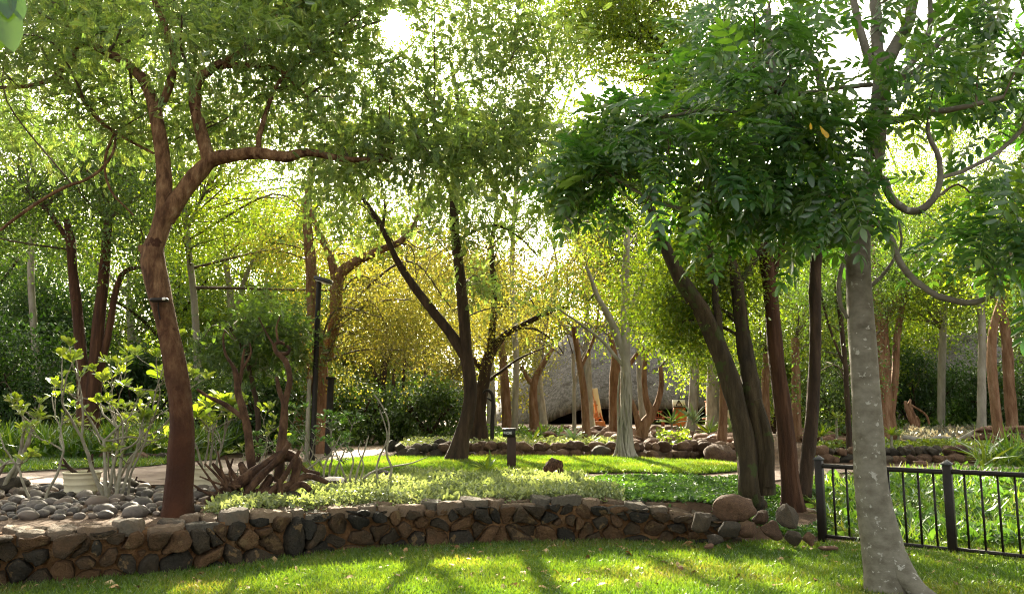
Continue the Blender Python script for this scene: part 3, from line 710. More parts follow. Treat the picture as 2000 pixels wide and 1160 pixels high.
def rock(kind, p, r, name, label, cat, group=None, sink=.3, rz=None, tilt=.25, stretch=(1, 1, 1), z=None):
    me = RK[kind][random.randrange(6)]; o = bpy.data.objects.new(name, me); COL.objects.link(o)
    zz = gz(p[0], p[1]) if z is None else z
    o.location = (p[0], p[1], zz + r * (.6 - sink)); o.rotation_euler = (random.uniform(-tilt, tilt), random.uniform(-tilt, tilt), random.uniform(0, 6.28) if rz is None else rz)
    o.scale = tuple(r * s for s in stretch); return tag(o, label, cat, group)
rr = np.random.default_rng(5)
# river stones of the left bed
def not_near(p, taken, r):
    return all((p[0] - q[0]) ** 2 + (p[1] - q[1]) ** 2 > (.78 * (r + q[2])) ** 2 for q in taken)
taken = []
for px, py in [(x, y) for y in np.linspace(1012, 945, 30) for x in np.linspace(-30, 470, 38)]:
    px += rr.normal() * 10; py += rr.normal() * 2
    lim = 1018 - .03 * px if px < 330 else 1005
    if py > lim or (px > 380 and py > 985) or (150 < px < 330 and py > 990 + rr.random() * 10 and rr.random() < .6): continue
    p = G(px, py); r = rr.uniform(.035, .11) if rr.random() < .88 else rr.uniform(.10, .14)
    if p[1] > 11.6 or not not_near(p, taken, r) or len(taken) > 290: continue
    taken.append((p[0], p[1], r))
    rock('cob', p, r, 'river_stone', 'smooth rounded grey brown river stone in the pebble bed beside the leaning tree', 'stone', 'river stones in the pebble bed', .25)
for px, py, r in [(108, 978, .12), (20, 962, .24), (45, 975, .16), (255, 955, .18)]:
    p = G(px, py); rock('grey', p, r, 'bed_boulder', 'larger dark angular stone among the river stones by the cream pots', 'stone', 'dark boulders in the pebble bed', .2)
for px, py, r in [(480, 985, .19), (540, 975, .2), (590, 962, .2), (575, 985, .16), (650, 962, .24), (690, 958, .15), (700, 950, .14), (735, 945, .22), (640, 975, .13), (780, 947, .13), (830, 945, .1), (610, 975, .14), (755, 955, .1), (505, 998, .13), (445, 1000, .15), (860, 942, .07)]:
    p = G(px, py); rock('grey', p, r, 'bed_rock', 'dark grey rock lying between the dead root and the silvery groundcover', 'rock', 'dark rocks by the dead root', .25)
# the loose boulders that end the wall
WB = G(1435, 1030)
def wrock(kind, px, py, Y, wpx, label, stretch=(1, 1, 1), tilt=.2, rz=0.0):
    p = P(px, py, Y); r = wpx / 2 * Y / FPX
    o = rock(kind, p, r, 'boulder', label, 'boulder', None, 0, rz, tilt, stretch); o.location.z = p[2]; return o
wrock('round', 1432, 993, 9.35, 86, 'big smooth brown boulder resting on top of the wall end', (1, .8, .85), .08)
wrock('ang', 1488, 1010, 9.3, 40, 'small reddish block beside the big smooth boulder on the wall end', (1, 1, 1.15))
wrock('dark', 1538, 1012, 9.25, 58, 'tilted pale topped block leaning at the right end of the wall', (1.0, 1, 1.25), .5)
wrock('dark', 1372, 1018, 9.05, 50, 'dark angular block in the wall end left of the big smooth boulder', (1, .9, 1.2))
wrock('dark', 1424, 1032, 9.05, 46, 'dark squarish block directly under the big smooth boulder', (1, .9, 1.1))
wrock('ang', 1464, 1035, 9.05, 44, 'brown boulder with a tan face in the bottom row of the wall end', (1, .9, 1.1))
wrock('ang', 1506, 1037, 9.05, 48, 'reddish boulder below the tilted block at the wall end', (1, .9, 1.1))
wrock('dark', 1547, 1046, 9.05, 42, 'dark rounded boulder below the tilted block beside the last red boulder', (1, .9, 1.1))
wrock('ang', 1581, 1049, 9.0, 34, 'small red boulder touching the first railing post', (1, .9, 1.1))
wrock('dark', 1398, 1054, 8.95, 44, 'flat dark stone at the foot of the wall end', (1, .8, .55))
wrock('red', 1385, 1066, 8.85, 20, 'little pinkish stone on the grass below the wall end')
wrock('red', 1615, 1070, 8.85, 44, 'flat orange stone lying in the grass at the first railing post', (1, .7, .4), .05)
# border rocks on the far side of the strip lawn
for px in np.arange(775, 1450, 13):
    for lay in (0, 1):
        Y = 18.05 + .1 * lay + rr.normal() * .05 - (.3 if 775 < px < 860 else 0); q = px + rr.normal() * 6 + lay * 7; r = rr.uniform(.12, .20) * (1.15 if px > 1340 or px < 870 else 1)
        p = PG(q, Y); p[2] = .42
        rock('dark' if px < 880 and rr.random() < .7 else 'round' if rr.random() < .6 else 'ang', p, r, 'border_rock', 'brown rock in the low dry stone border behind the strip of lawn', 'rock', 'rocks of the border behind the strip lawn', .2, z=.42 + lay * .17)
o = rock('grey', PG(1172, 17.9), .30, 'border_rock', 'large dark mossy rock of the border left of the fig trunk', 'rock', None, .3, z=.45)
o = rock('round', PG(1402, 17.6), .36, 'border_rock', 'large pale rounded rock of the border left of the mossy trunks', 'rock', None, .35, z=.42)
for px in np.arange(1590, 2040, 11):
    for lay in (0, 1):
        Y = 16.9 + .12 * lay + rr.normal() * .05; p = PG(px + rr.normal() * 5, Y)
        rock('round' if rr.random() < .55 else 'dark', p, rr.uniform(.11, .19), 'bed_edge_rock', 'rounded dark brown rock edging the raised bed beyond the railing', 'rock', 'rocks edging the bed beyond the railing', .2, z=p[2] + lay * .17)
for px in np.arange(1910, 2040, 14):
    for lay in range(3):
        p = PG(px + rr.normal() * 3, 19.4); rock('red', p, rr.uniform(.13, .19), 'bed_wall_block', 'reddish block in the low stepped stonework at the right edge of the garden', 'rock', 'blocks of the right stonework', .2, z=p[2] + lay * .17)
for px in np.arange(-40, 340, 12):
    p = G(px * .9 + 30, 898 + rr.normal()); rock('grey' if rr.random() < .7 else 'round', p, rr.uniform(.12, .2), 'path_edge_rock', 'dark round rock edging the tall grass beyond the left path', 'rock', 'rocks edging the left path', .25)
# scree of reddish rocks on the terrace
for k in range(210):
    Y = 18.9 + 17 * rr.random() ** 1.5; px = rr.uniform(1040 if Y > 22 else 1200, 1450) if rr.random() < .75 else rr.uniform(1560, 1720)
    p = PG(px, Y); rock('red', p, rr.uniform(.12, .30), 'terrace_stone', 'flat reddish stone scattered over the terrace bed in front of the thatched hall', 'stone', 'reddish stones scattered on the terrace', .2)
p = G(1082, 930); o = rock('red', p, .19, 'weathered_stump', 'rounded rusty red lump on the edge of the strip lawn near the sign post', 'stump', None, .1, stretch=(1, .9, 1.15)); o.data = rock_mesh('stump', 9, 3, (1, .9, .9), .35, 2, 'bk_root', True)
for px, py, Y, r in [(1790, 905, 15.8, .16), (1830, 908, 15.7, .11), (1858, 903, 15.8, .12)]:
    p = PG(px, Y); rock('red', p, r, 'loose_stone', 'pale stone lying by the path behind the railing', 'stone', 'pale stones by the path behind the railing', .2, stretch=(1.4, .8, .8))

# ================================================================ TREES NEAR THE CAMERA
def B(px, py, z=None):   # where a trunk meets the ground
    return G(px, py)
# --- the leaning tree on the left
Y = G(345, 1006)[1]; LEAN_Y = Y
bl = [[(346, 1010, 28), (349, 950, 27), (353, 890, 26.5), (354, 800, 24), (337, 690, 22), (320, 608, 22), (306, 545, 24), (300, 508, 25.5), (301, 482, 22), (312, 455, 19.5), (322, 418, 19)],
      [(320, 425, 19), (321, 370, 16), (318, 310, 15), (308, 240, 14), (295, 190, 13, .2), (275, 150, 11, .3), (240, 120, 9, .4), (185, 92, 7, .6), (140, 60, 6, .7), (110, 10, 4, .8)],
      [(322, 428, 20), (358, 375, 18), (393, 333, 17), (418, 311, 15), (455, 304, 13, -.1), (505, 299, 12, -.2), (560, 307, 11, -.2), (600, 298, 8, -.1), (680, 312, 6, .2), (780, 312, 4.5, .5), (870, 300, 3, .8), (960, 280, 2, 1.0)],
      [(410, 318, 15), (396, 270, 13), (381, 205, 12), (386, 160, 11), (420, 130, 9, .1), (465, 108, 8, .2), (520, 60, 6, .4), (560, 10, 4, .6)],
      [(420, 130, 7, .1), (480, 128, 6, .2), (545, 138, 4, .4), (600, 190, 3, .6)],
      [(160, 82, 7, .6), (148, 105, 7, .6), (112, 148, 6, .5), (60, 168, 5, .4), (-20, 172, 4, .3)],
      [(112, 150, 6, .5), (150, 175, 6, .5), (185, 225, 5, .5), (222, 258, 4, .5), (300, 300, 2.5, .4)],
      [(318, 200, 9, .1), (340, 130, 9, .2), (330, 70, 8, .3), (300, 0, 6, .4), (280, -60, 5, .5)],
      [(500, 300, 6, -.2), (520, 220, 5, .1), (545, 160, 4, .3), (620, 90, 3, .6)],
      [(292, 500, 14), (284, 490, 13), (277, 480, 9)],
      [(225, 258, 3.5, .5), (205, 310, 3, .4), (215, 370, 2.5, .4), (260, 420, 1.8, .3)],
      [(0, 450, 3.5, -.3), (60, 405, 4, -.2), (120, 368, 4, -.1), (180, 345, 3.5, .1), (220, 300, 3, .3), (225, 262, 3, .5)]]
cl = region(-80, -90, 520, 110, Y - 1.2, Y + 3, 34, .62, .8) + region(430, -90, 1050, 290, Y - .3, Y + 3.0, 62, .62, .62) + region(420, -90, 760, 120, Y, Y + 3.0, 16, .6, .7) + region(-60, 90, 300, 260, Y, Y + 2.0, 8, .45, .7) \
   + region(860, 90, 1150, 330, Y + .5, Y + 2.5, 9, .5, .7) + region(560, 270, 1050, 345, Y - .5, Y + 1.8, 9, .42, .55) + region(540, 120, 900, 290, Y - .2, Y + 2.4, 10, .6, .55) + region(150, 120, 480, 260, Y + .3, Y + 2, 7, .4, .6)
tree('leaning_tree', 'big reddish leaning tree rising beside the pebble bed, forking into two heavy limbs', 'tree', G(345, 1006), [limb(x, Y) for x in bl], cl,
     'bk_lean', 'lf_fine', 'feather', .105, 10, .34, 56, seed=3, rough=.085, flare=.28, clusterr=.09, sides=18)
# --- smooth grey tree on the right
Y = 7.05; GREY_Y = Y
gl = [[(1738, 1150, 44), (1721, 1055, 40), (1703, 960, 35), (1696, 860, 31), (1688, 720, 28.5), (1680, 600, 26.5), (1676, 500, 25), (1678, 430, 25), (1690, 380, 23), (1706, 320, 20), (1714, 240, 19), (1722, 170, 19), (1728, 110, 21)],
      [(1684, 400, 17), (1655, 385, 16, .1), (1605, 340, 15, .2), (1572, 280, 14, .3), (1545, 235, 12, .3), (1520, 190, 9, .4), (1505, 110, 7, .5), (1500, 20, 6, .6)],
      [(1600, 335, 11, .2), (1608, 240, 10, .3), (1600, 150, 8, .5), (1560, 60, 7, .6), (1552, -30, 6, .7)],
      [(1730, 125, 16), (1750, 90, 13), (1772, 50, 12, .1), (1785, 0, 11, .2), (1800, -60, 9, .3)],
      [(1724, 130, 15), (1712, 80, 12), (1710, 10, 11, .1), (1712, -60, 9)],
      [(1715, 150, 12), (1690, 95, 9), (1672, 30, 8), (1660, -50, 6)],
      [(1735, 150, 8), (1775, 135, 7), (1815, 60, 6), (1815, -30, 5)],
      [(1738, 160, 8), (1790, 140, 7, .2), (1830, 90, 6, .3), (1880, 40, 5, .4), (1950, -10, 4, .5)],
      [(1712, 352, 9, -.15), (1726, 352, 9, -.22), (1742, 388, 9, -.3), (1775, 412, 9, -.35), (1812, 402, 8, -.4), (1834, 360, 7, -.4), (1834, 310, 6, -.4), (1815, 268, 5, -.4), (1812, 240, 4, -.4)],
      [(1836, 348, 4.5, -.4), (1880, 335, 5, -.4), (1930, 310, 5, -.4), (1965, 285, 5, -.4), (2010, 240, 5, -.5)],
      [(1700, 438, 8, -.2), (1716, 438, 8, -.25), (1742, 470, 7.5, -.3), (1762, 520, 7.5, -.35), (1802, 560, 7.5, -.4), (1850, 584, 7.5, -.45), (1900, 590, 7, -.5), (1938, 577, 6, -.5), (1945, 555, 5, -.5), (1935, 520, 4, -.5)],
      [(1655, 495, 4, -.1), (1640, 540, 5, -.1), (1640, 590, 5, -.1), (1655, 620, 4, 0)],
      [(1700, 165, 6, -.2), (1640, 172, 5, -.3), (1580, 182, 4.5, -.4), (1520, 180, 4, -.5), (1470, 130, 3, -.6)],
      [(1722, 240, 9, -.1), (1800, 225, 8, -.3), (1880, 210, 6, -.5), (1960, 190, 5, -.6)],
      [(1700, 560, 5, .1), (1730, 530, 4, .1), (1760, 480, 3, .2), (1755, 430, 2, .2)],
      [(1560, 260, 6, .2), (1480, 330, 5, 0), (1380, 400, 4, -.2), (1300, 400, 3.5, -.3), (1200, 350, 3, -.4)],
      [(1580, 300, 6, .2), (1500, 240, 5, -.1), (1400, 215, 4, -.2), (1290, 230, 3, -.3)]]
def grey_extra(g, r):   # root running out to the right
    pts = [P(1722, 1040, 7.0), P(1745, 1090, 6.98), P(1770, 1128, 6.9), P(1796, 1152, 6.78), P(1830, 1172, 6.65), P(1860, 1190, 6.55)]
    S = catmull(np.column_stack([np.array(pts), [.10, .12, .10, .07, .045, .02]]), .05); tube(g, S[:, :3], S[:, 3], 14, .06, 3)
cr = []
for (a, b, c, d, Y0, Y1, n, R) in [(1380, -60, 1640, 130, 6.2, 8.6, 12, .38), (1300, 90, 1550, 320, 6.2, 8.6, 13, .36), (1480, 200, 1620, 400, 6.4, 8.6, 9, .32), (1150, 270, 1420, 390, 6.2, 7.6, 11, .30), (1130, 370, 1230, 430, 6.6, 7.2, 3, .2),
                             (1280, 380, 1640, 460, 6.6, 8.0, 11, .28), (1840, -60, 2060, 110, 6.2, 8.4, 10, .4), (1800, 130, 2040, 250, 6.2, 8.4, 8, .30), (1700, -90, 1850, -20, 6.5, 8, 3, .3), (1870, 400, 2040, 510, 5.9, 7, 6, .24), (1640, 250, 1700, 440, 6.2, 6.7, 2, .15)]:
    dy = 45 if b > 60 and c < 1700 else 0; cr += region(a, b - dy, c, d - dy, Y0, Y1, max(2, round(n * .6)), R, 1.0, .75)
tree('smooth_grey_tree', 'smooth grey speckled tree standing in front of the black railing, with large dark compound leaves', 'tree', G(1742, 1142), [limb(x, Y) for x in gl], cr,
     'bk_grey', 'lf_big', 'pin', .27, 4, .25, 12, seed=8, rough=.035, flare=.22, clusterr=.07, sides=22, droop=.5, extra=grey_extra, noattach=(11, 14), twig='bk_twig', jit=.4)
# three yellow leaves on a twig of the grey tree
# --- mossy twin trunk, red trunk and dark trunk on the right
Y = 11.0
m1 = [[(1464, 966, 20), (1456, 870, 19), (1431, 765, 19), (1405, 685, 17.5), (1370, 605, 17), (1330, 545, 14), (1300, 485, 11), (1282, 440, 9), (1260, 380, 7), (1200, 300, 5, .5)],
      [(1494, 965, 21, .1), (1485, 870, 18, .1), (1468, 765, 18, .1), (1452, 660, 14, .2), (1440, 560, 12, .2), (1420, 480, 9, .4), (1395, 380, 8, .8), (1355, 250, 7, 1.2), (1300, 150, 6, 1.6), (1235, 65, 5, 2), (1160, 0, 4, 2.2), (1100, -40, 3, 2.4)],
      [(1350, 240, 6, 1.2), (1345, 150, 5, 1.4), (1290, 85, 5, 1.8), (1215, 15, 4, 2.2), (1190, -40, 3, 2.4)],
      [(1500, 950, 13), (1500, 860, 11), (1478, 780, 9)],
      [(1405, 685, 9), (1400, 600, 8), (1390, 520, 6, .3), (1385, 430, 5, .5)],
      [(1240, 70, 3, 2), (1160, 70, 3, 2.2), (1090, 20, 2.5, 2.4)], [(1440, 560, 6, .2), (1490, 480, 5, .4), (1520, 380, 4, .6)]]
cm = region(1060, -60, 1420, 230, Y + .8, Y + 3.6, 36, .75, 1.0) + region(1100, 200, 1320, 330, Y + 1, Y + 3, 8, .6, .8) + region(1250, 430, 1420, 650, Y + .3, Y + 2.5, 14, .5, .8) + region(1380, 470, 1520, 660, Y + .6, Y + 2.6, 7, .5, .8) + region(1290, 620, 1380, 700, Y + .6, Y + 2, 3, .3, .8)
tree('mossy_tree', 'tree with fused mossy twin trunks leaning left behind the big smooth boulder', 'tree', G(1485, 962), [limb(x, Y) for x in m1], cm, 'bk_moss', 'lf_bright', 'small', .065, 26, .38, 58, seed=12, rough=.10, ridges=.05, flare=.25, clusterr=.13, sides=20)
Y = G(1545, 995)[1]
m2 = [[(1548, 998, 20), (1540, 900, 17), (1530, 800, 17), (1516, 700, 15.5), (1507, 600, 14), (1500, 540, 13), (1492, 480, 13), (1470, 400, 10, .2), (1450, 300, 8, .4)], [(1502, 560, 9), (1530, 470, 8, .1), (1560, 380, 7, .3), (1580, 250, 6, .4)]]
tree('ridged_red_tree', 'tree with straight reddish ridged bark between the mossy twin trunks and the dark trunk', 'tree', G(1545, 995), [limb(x, Y) for x in m2], region(1420, 300, 1640, 480, Y, Y + 1.5, 9, .45), 'bk_red', 'lf_mid', 'small', .07, 18, .36, 50, seed=13, rough=.06, ridges=.05, flare=.35, clusterr=.12, sides=22)
Y = G(1570, 978)[1]
m3 = [[(1566, 980, 15), (1578, 890, 13.5), (1588, 790, 13), (1592, 670, 11.5), (1592, 560, 12.5), (1596, 480, 11), (1600, 380, 9), (1610, 260, 7)], [(1594, 520, 6), (1620, 430, 5, .2), (1650, 330, 4, .3)]]
tree('dark_slim_tree', 'slim dark trunked tree leaning right, left of the first railing post', 'tree', G(1570, 978), [limb(x, Y) for x in m3], region(1540, 280, 1720, 470, Y, Y + 1.5, 8, .45), 'bk_dark', 'lf_mid', 'small', .07, 18, .36, 50, seed=14, rough=.07, ridges=.05, flare=.3, clusterr=.12, sides=18)

# ================================================================ TREES IN THE MIDDLE
p = G(896, 903); Y = p[1]
c1 = [[(890, 907, 20), (902, 855, 15.5), (916, 800, 13.5), (919, 750, 13), (911, 695, 12.5)], [(911, 700, 12), (905, 610, 11), (897, 525, 10), (889, 455, 9), (886, 385, 8), (890, 300, 7), (897, 220, 5), (880, 120, 4)],
      [(911, 702, 11), (882, 655, 10), (842, 603, 9), (803, 552, 8), (772, 502, 6), (747, 445, 5), (722, 405, 4), (690, 365, 3)], [(806, 556, 4), (795, 538, 4), (788, 525, 3)], [(888, 420, 5), (930, 370, 4, .5), (990, 330, 3, .8), (1060, 300, 2, 1)], [(748, 445, 3), (752, 400, 2.5), (745, 360, 2)], [(886, 380, 5), (850, 320, 4), (800, 260, 3)],
      [(893, 470, 3), (960, 440, 3), (1010, 460, 2), (1050, 500, 1.5)]]
cc = region(640, 180, 1130, 430, Y - 1.5, Y + 2, 26, .8, .8) + region(900, 400, 1110, 620, Y - 1, Y + 1, 12, .55, .6) + region(860, -60, 1150, 180, Y - 1, Y + 3, 3, .8, .8) + region(600, 320, 760, 470, Y - 1, Y + 1, 6, .6, .5)
tree('forked_dark_tree', 'dark slender tree forking low into a V on the strip lawn by the sign post', 'tree', p, [limb(x, Y) for x in c1], cc, 'bk_dark', 'lf_fine', 'feather', .15, 9, .45, 50, seed=20, rough=.08, flare=.35, clusterr=.16)
Y = 20.8
c2 = [[(936, 800, 14), (945, 745, 12), (955, 695, 11), (985, 655, 7), (1030, 630, 5.5), (1080, 606, 4), (1110, 600, 3)], [(952, 700, 8), (962, 640, 7), (965, 560, 6), (960, 480, 5), (975, 400, 4)], [(1010, 640, 2.4), (1050, 645, 2), (1085, 670, 1.5), (1100, 690, 1)], [(945, 750, 4), (975, 728, 3), (1015, 700, 2), (1060, 680, 1.2), (1090, 665, .7)], [(940, 720, 5), (870, 640, 4), (810, 590, 3), (760, 570, 2)]]
cc = region(780, 430, 1140, 690, Y - 1.2, Y + 2, 34, .8, .85)
tree('golden_tree', 'low spreading golden leaved tree with arching branches behind the V forked dark tree', 'tree', PG(936, Y), [limb(x, Y) for x in c2], cc, 'bk_dark', 'lf_gold', 'small', .058, 34, .5, 60, seed=21, flare=.3, clusterr=.18)
Y = 19.5
c3 = [[(628, 892, 19), (628, 800, 17), (624, 700, 15), (612, 600, 13), (606, 500, 11), (600, 420, 9), (610, 320, 7)], [(640, 700, 12, .4), (655, 620, 12, .4), (660, 545, 13, .3), (690, 515, 10, .2), (740, 490, 8), (790, 465, 6), (830, 400, 4)], [(658, 560, 9, .3), (645, 500, 8, .3), (625, 460, 6), (600, 400, 5)], [(628, 800, 9), (600, 720, 6, .3), (590, 650, 5, .4)]]
cc = region(620, 430, 900, 720, Y - 1.5, Y + 1.5, 30, .8, .85) + region(520, 330, 720, 520, Y - .5, Y + 2, 9, .8, .6)
tree('orange_bark_tree', 'tree with split orange bark standing behind the lamp post, under golden leaves', 'tree', PG(628, Y), [limb(x, Y) for x in c3], cc, 'bk_orange', 'lf_gold', 'small', .058, 34, .5, 60, seed=22, flare=.3, clusterr=.18)
# strangler fig
p = G(1222, 897); Y = p[1]
f1 = [[(1222, 899, 13.5), (1222, 840, 12.5), (1223, 760, 10.5), (1221, 660, 9), (1222, 560, 8), (1224, 480, 6), (1226, 420, 4)], [(1221, 700, 8), (1195, 630, 7), (1168, 580, 5), (1145, 520, 3)], [(1222, 610, 6), (1250, 560, 5), (1275, 500, 3)], [(1221, 720, 4), (1180, 670, 3.2), (1130, 630, 2.4), (1085, 600, 1.5)]]
def fig_roots(g, r):
    for k in range(17):
        a = r.uniform(0, 6.28); rad = .145; q = []
        for i, t in enumerate(np.linspace(0, 1, 14)):
            h = 1.9 * (1 - t) * (.5 + .5 * (k % 3) / 2); aa = a + .9 * math.sin(t * 5 + k) * .5
            R = rad * (1 + .03 * math.sin(9 * t)) + .33 * math.exp(-h / .16) * (.6 + .4 * math.sin(k)); q.append(np.array([math.cos(aa) * R, math.sin(aa) * R, h - .03]) + p)
        tube(g, q, np.linspace(.018, .032, 14), 6, .1, k)
tree('strangler_fig', 'pale grey fig trunk with braided roots standing on the far edge of the strip lawn', 'tree', p, [limb(x, Y) for x in f1], region(1080, 440, 1300, 640, Y, Y + 2.5, 13, .65, .8), 'bk_pale', 'lf_bright', 'small', .085, 20, .45, 50, seed=23, rough=.12, flare=.5, clusterr=.16, extra=fig_roots)
# slim orange trunks on the terrace
def slim(name, label, base, limbs, reg, bark='bk_orange', leaf='lf_bright', seed=30, ls=.072, n=7, R=.6, Yd=0, per=28, kind='small', flare=.3, ridges=0.0):
    Y = base[1]; cs = []
    for a in reg: cs += region(a[0], a[1], a[2], a[3], Y - .6, Y + 1.5, a[4] if len(a) > 4 else n, R, .8)
    return tree(name, label, 'tree', base, [limb(x, Y) for x in limbs], cs, bark, leaf, kind, ls, per, .45, 46, seed=seed, flare=flare, clusterr=.17, ridges=ridges, sides=12, step=.2)
slim('slim_tree', 'slim orange trunk leaning left, standing on the terrace right of the sign post', PG(1145, 22), [[(1146, 866, 8), (1141, 770, 7), (1131, 705, 6), (1120, 640, 5)], [(1134, 720, 3), (1160, 660, 3), (1170, 600, 2)]], [(1060, 540, 1180, 690, 8)], 'bk_orange', 'lf_gold', seed=31)
slim('slim_tree', 'thin grey sapling between the sign post and the slim orange trunk', PG(1121, 23.5), [[(1122, 840, 4), (1121, 760, 3.5), (1119, 690, 3)], [(1121, 770, 2), (1130, 720, 2), (1140, 690, 1.5)]], [(1080, 640, 1150, 720, 4)], 'bk_pale', seed=32)
slim('slim_tree', 'reddish tree with a short Y fork in front of the thatch left of the doorway', PG(1043, 27), [[(1044, 832, 10), (1041, 775, 8), (1045, 742, 7), (1060, 712, 5), (1080, 680, 4)], [(1043, 755, 5), (1028, 735, 4), (1018, 715, 3)]], [(1000, 610, 1100, 720, 7)], 'bk_orange', 'lf_gold', seed=33)
slim('slim_tree', 'orange trunk standing in front of the left end of the thatch beside the hooked post', PG(990, 27), [[(991, 835, 10), (987, 760, 9), (982, 700, 7), (975, 640, 5)]], [(930, 560, 1020, 690, 7)], 'bk_orange', 'lf_gold', seed=34)
slim('palm_stump_tree', 'thick orange ringed trunk cut off high, just left of the grey fig trunk', PG(1203, 24), [[(1204, 858, 14), (1202, 790, 13), (1202, 735, 12), (1200, 690, 6), (1190, 650, 4)], [(1202, 745, 6), (1220, 725, 5), (1245, 690, 4)]], [(1150, 600, 1260, 700, 7)], seed=35)
slim('multi_stem_tree', 'orange multi stemmed tree with a swollen fork in front of the red bench', PG(1256, 22.5), [[(1247, 872, 15), (1258, 830, 11), (1272, 810, 10), (1262, 780, 6), (1258, 730, 5), (1262, 690, 4)], [(1270, 815, 8), (1285, 785, 6), (1292, 750, 5), (1290, 715, 4)], [(1252, 850, 8), (1240, 800, 5), (1228, 770, 4)]], [(1230, 550, 1400, 660, 11)], 'bk_orange', 'lf_bright', seed=36)
slim('slim_tree', 'orange trunk standing just left of the mossy twin trunks', PG(1411, 19.4), [[(1408, 885, 11), (1412, 830, 9), (1413, 760, 8), (1410, 680, 6)]], [(1340, 560, 1440, 720, 8)], 'bk_orange', 'lf_bright', seed=37)
slim('pale_tree', 'broad pale grey trunk behind the orange trunk at the right end of the thatched hall', PG(1393, 36), [[(1394, 838, 15), (1393, 780, 14), (1393, 720, 12), (1395, 600, 9)]], [(1330, 540, 1450, 680, 8)], 'bk_pale', 'lf_bright', seed=38, ls=.13, R=.9)
slim('slim_tree', 'reddish trunk seen between the mossy trunks and the ridged red trunk', PG(1497, 24), [[(1497, 850, 9), (1495, 760, 8), (1497, 690, 7)]], [(1450, 560, 1540, 690, 6)], 'bk_orange', 'lf_bright', seed=39)
slim('slim_tree', 'orange trunk seen between the ridged red trunk and the dark slim trunk', PG(1555, 22), [[(1556, 870, 10), (1555, 760, 9), (1553, 660, 8)]], [(1520, 540, 1620, 680, 6)], 'bk_orange', 'lf_bright', seed=40)
slim('leafy_tree', 'leafy green tree mostly hidden behind the smooth grey trunk and the dark slim trunk', PG(1655, 17.5), [[(1660, 890, 6), (1655, 780, 5.5), (1645, 650, 5), (1630, 540, 4)], [(1652, 720, 3), (1620, 640, 2.5), (1600, 560, 2)]], [(1570, 470, 1680, 760, 17), (1730, 420, 1800, 560, 4)], 'bk_dark', 'lf_mid', seed=60, R=.5)
# right side
slim('orange_tree', 'stout orange tree with split bark just right of the smooth grey trunk', PG(1722, 24), [[(1728, 842, 24), (1722, 760, 19), (1718, 660, 17), (1714, 590, 16), (1700, 500, 12), (1680, 400, 8)], [(1735, 830, 10), (1748, 740, 8), (1752, 660, 7), (1770, 560, 6), (1800, 470, 4)], [(1720, 640, 9), (1750, 590, 7), (1790, 550, 5)]], [(1640, 380, 1900, 640, 26)], 'bk_orange', 'lf_bright', seed=41, ls=.085, R=.85, ridges=.06)
slim('white_trunk_tree', 'slender whitish trunk left of the two orange trunks at the right edge', PG(1918, 23), [[(1918, 848, 10), (1917, 760, 9), (1918, 680, 8), (1915, 600, 8), (1890, 520, 5)]], [(1840, 400, 2020, 600, 12)], 'bk_pale', 'lf_bright', seed=42, R=.8)
slim('orange_tree', 'dark orange trunk leaning left in front of the two other trunks at the right edge', PG(1953, 18.6), [[(1955, 893, 12), (1945, 800, 10.5), (1937, 710, 10.5), (1940, 640, 9), (1965, 560, 7)]], [(1900, 380, 2060, 560, 9)], 'bk_orange', 'lf_bright', seed=43, R=.7)
slim('orange_tree', 'pale orange trunk behind the leaning dark orange one at the right edge', PG(1968, 23), [[(1978, 845, 13), (1972, 760, 12), (1964, 650, 11), (1945, 560, 9)]], [(1900, 330, 2060, 520, 10)], 'bk_orange', 'lf_mid', seed=44, R=.8)
# left side
Y = 18.6
l1 = [[(174, 888, 26), (173, 810, 24), (165, 745, 15), (158, 690, 12), (150, 600, 11), (142, 530, 10), (138, 470, 9.5), (130, 430, 7)], [(178, 800, 20), (186, 720, 15), (192, 640, 13), (198, 580, 12), (206, 500, 10.5), (212, 430, 8)], [(188, 750, 9), (212, 650, 7.5), (226, 570, 6.5), (245, 530, 5), (290, 520, 3)], [(140, 480, 6), (100, 420, 5), (60, 380, 4)]]
tree('red_trunk_tree', 'dark red tree dividing into three trunks behind the left cream pot', 'tree', PG(168, Y), [limb(x, Y) for x in l1], region(-60, 180, 330, 480, Y - 2, Y + 2, 38, .85, .8), 'bk_red', 'lf_mid', 'small', .085, 22, .5, 58, seed=50, flare=.25, clusterr=.18, rough=.08)
Y = 26
slim('leafy_tree', 'pale limbed tree showing between the leaning tree and the lamp post', PG(450, Y), [[(450, 860, 10), (452, 760, 9), (455, 660, 8), (450, 580, 7), (440, 500, 5)], [(455, 640, 5), (480, 540, 5), (505, 490, 3)]], [(370, 380, 610, 640, 26)], 'bk_pale', 'lf_bright', seed=51, R=.95, ls=.10)
Y = 24
slim('leaning_slim_tree', 'brown trunk leaning right, left of the orange bark tree', PG(583, Y), [[(578, 850, 12), (590, 780, 10), (605, 700, 8), (625, 640, 6)]], [(480, 560, 640, 720, 12)], 'bk_orange', 'lf_mid', seed=52, R=.7)
slim('dark_feathery_tree', 'soft blue green feathery tree behind the dead upright stems', PG(470, 16.5), [[(505, 880, 6), (500, 780, 5), (480, 700, 4), (450, 640, 3)]], [(390, 590, 590, 700, 14)], 'bk_dark', 'lf_mid', seed=53, R=.5, ls=.15, kind='feather', per=9)
slim('path_tree', 'slim dark trunk beside the far bend of the path, bright sky behind it', PG(738, 27), [[(740, 860, 9), (742, 800, 8), (748, 740, 7), (752, 700, 6)], [(745, 760, 4), (725, 710, 3)], [(750, 720, 4), (765, 690, 3)]], [(690, 590, 830, 690, 9)], 'bk_dark', 'lf_gold', seed=54, R=.8)
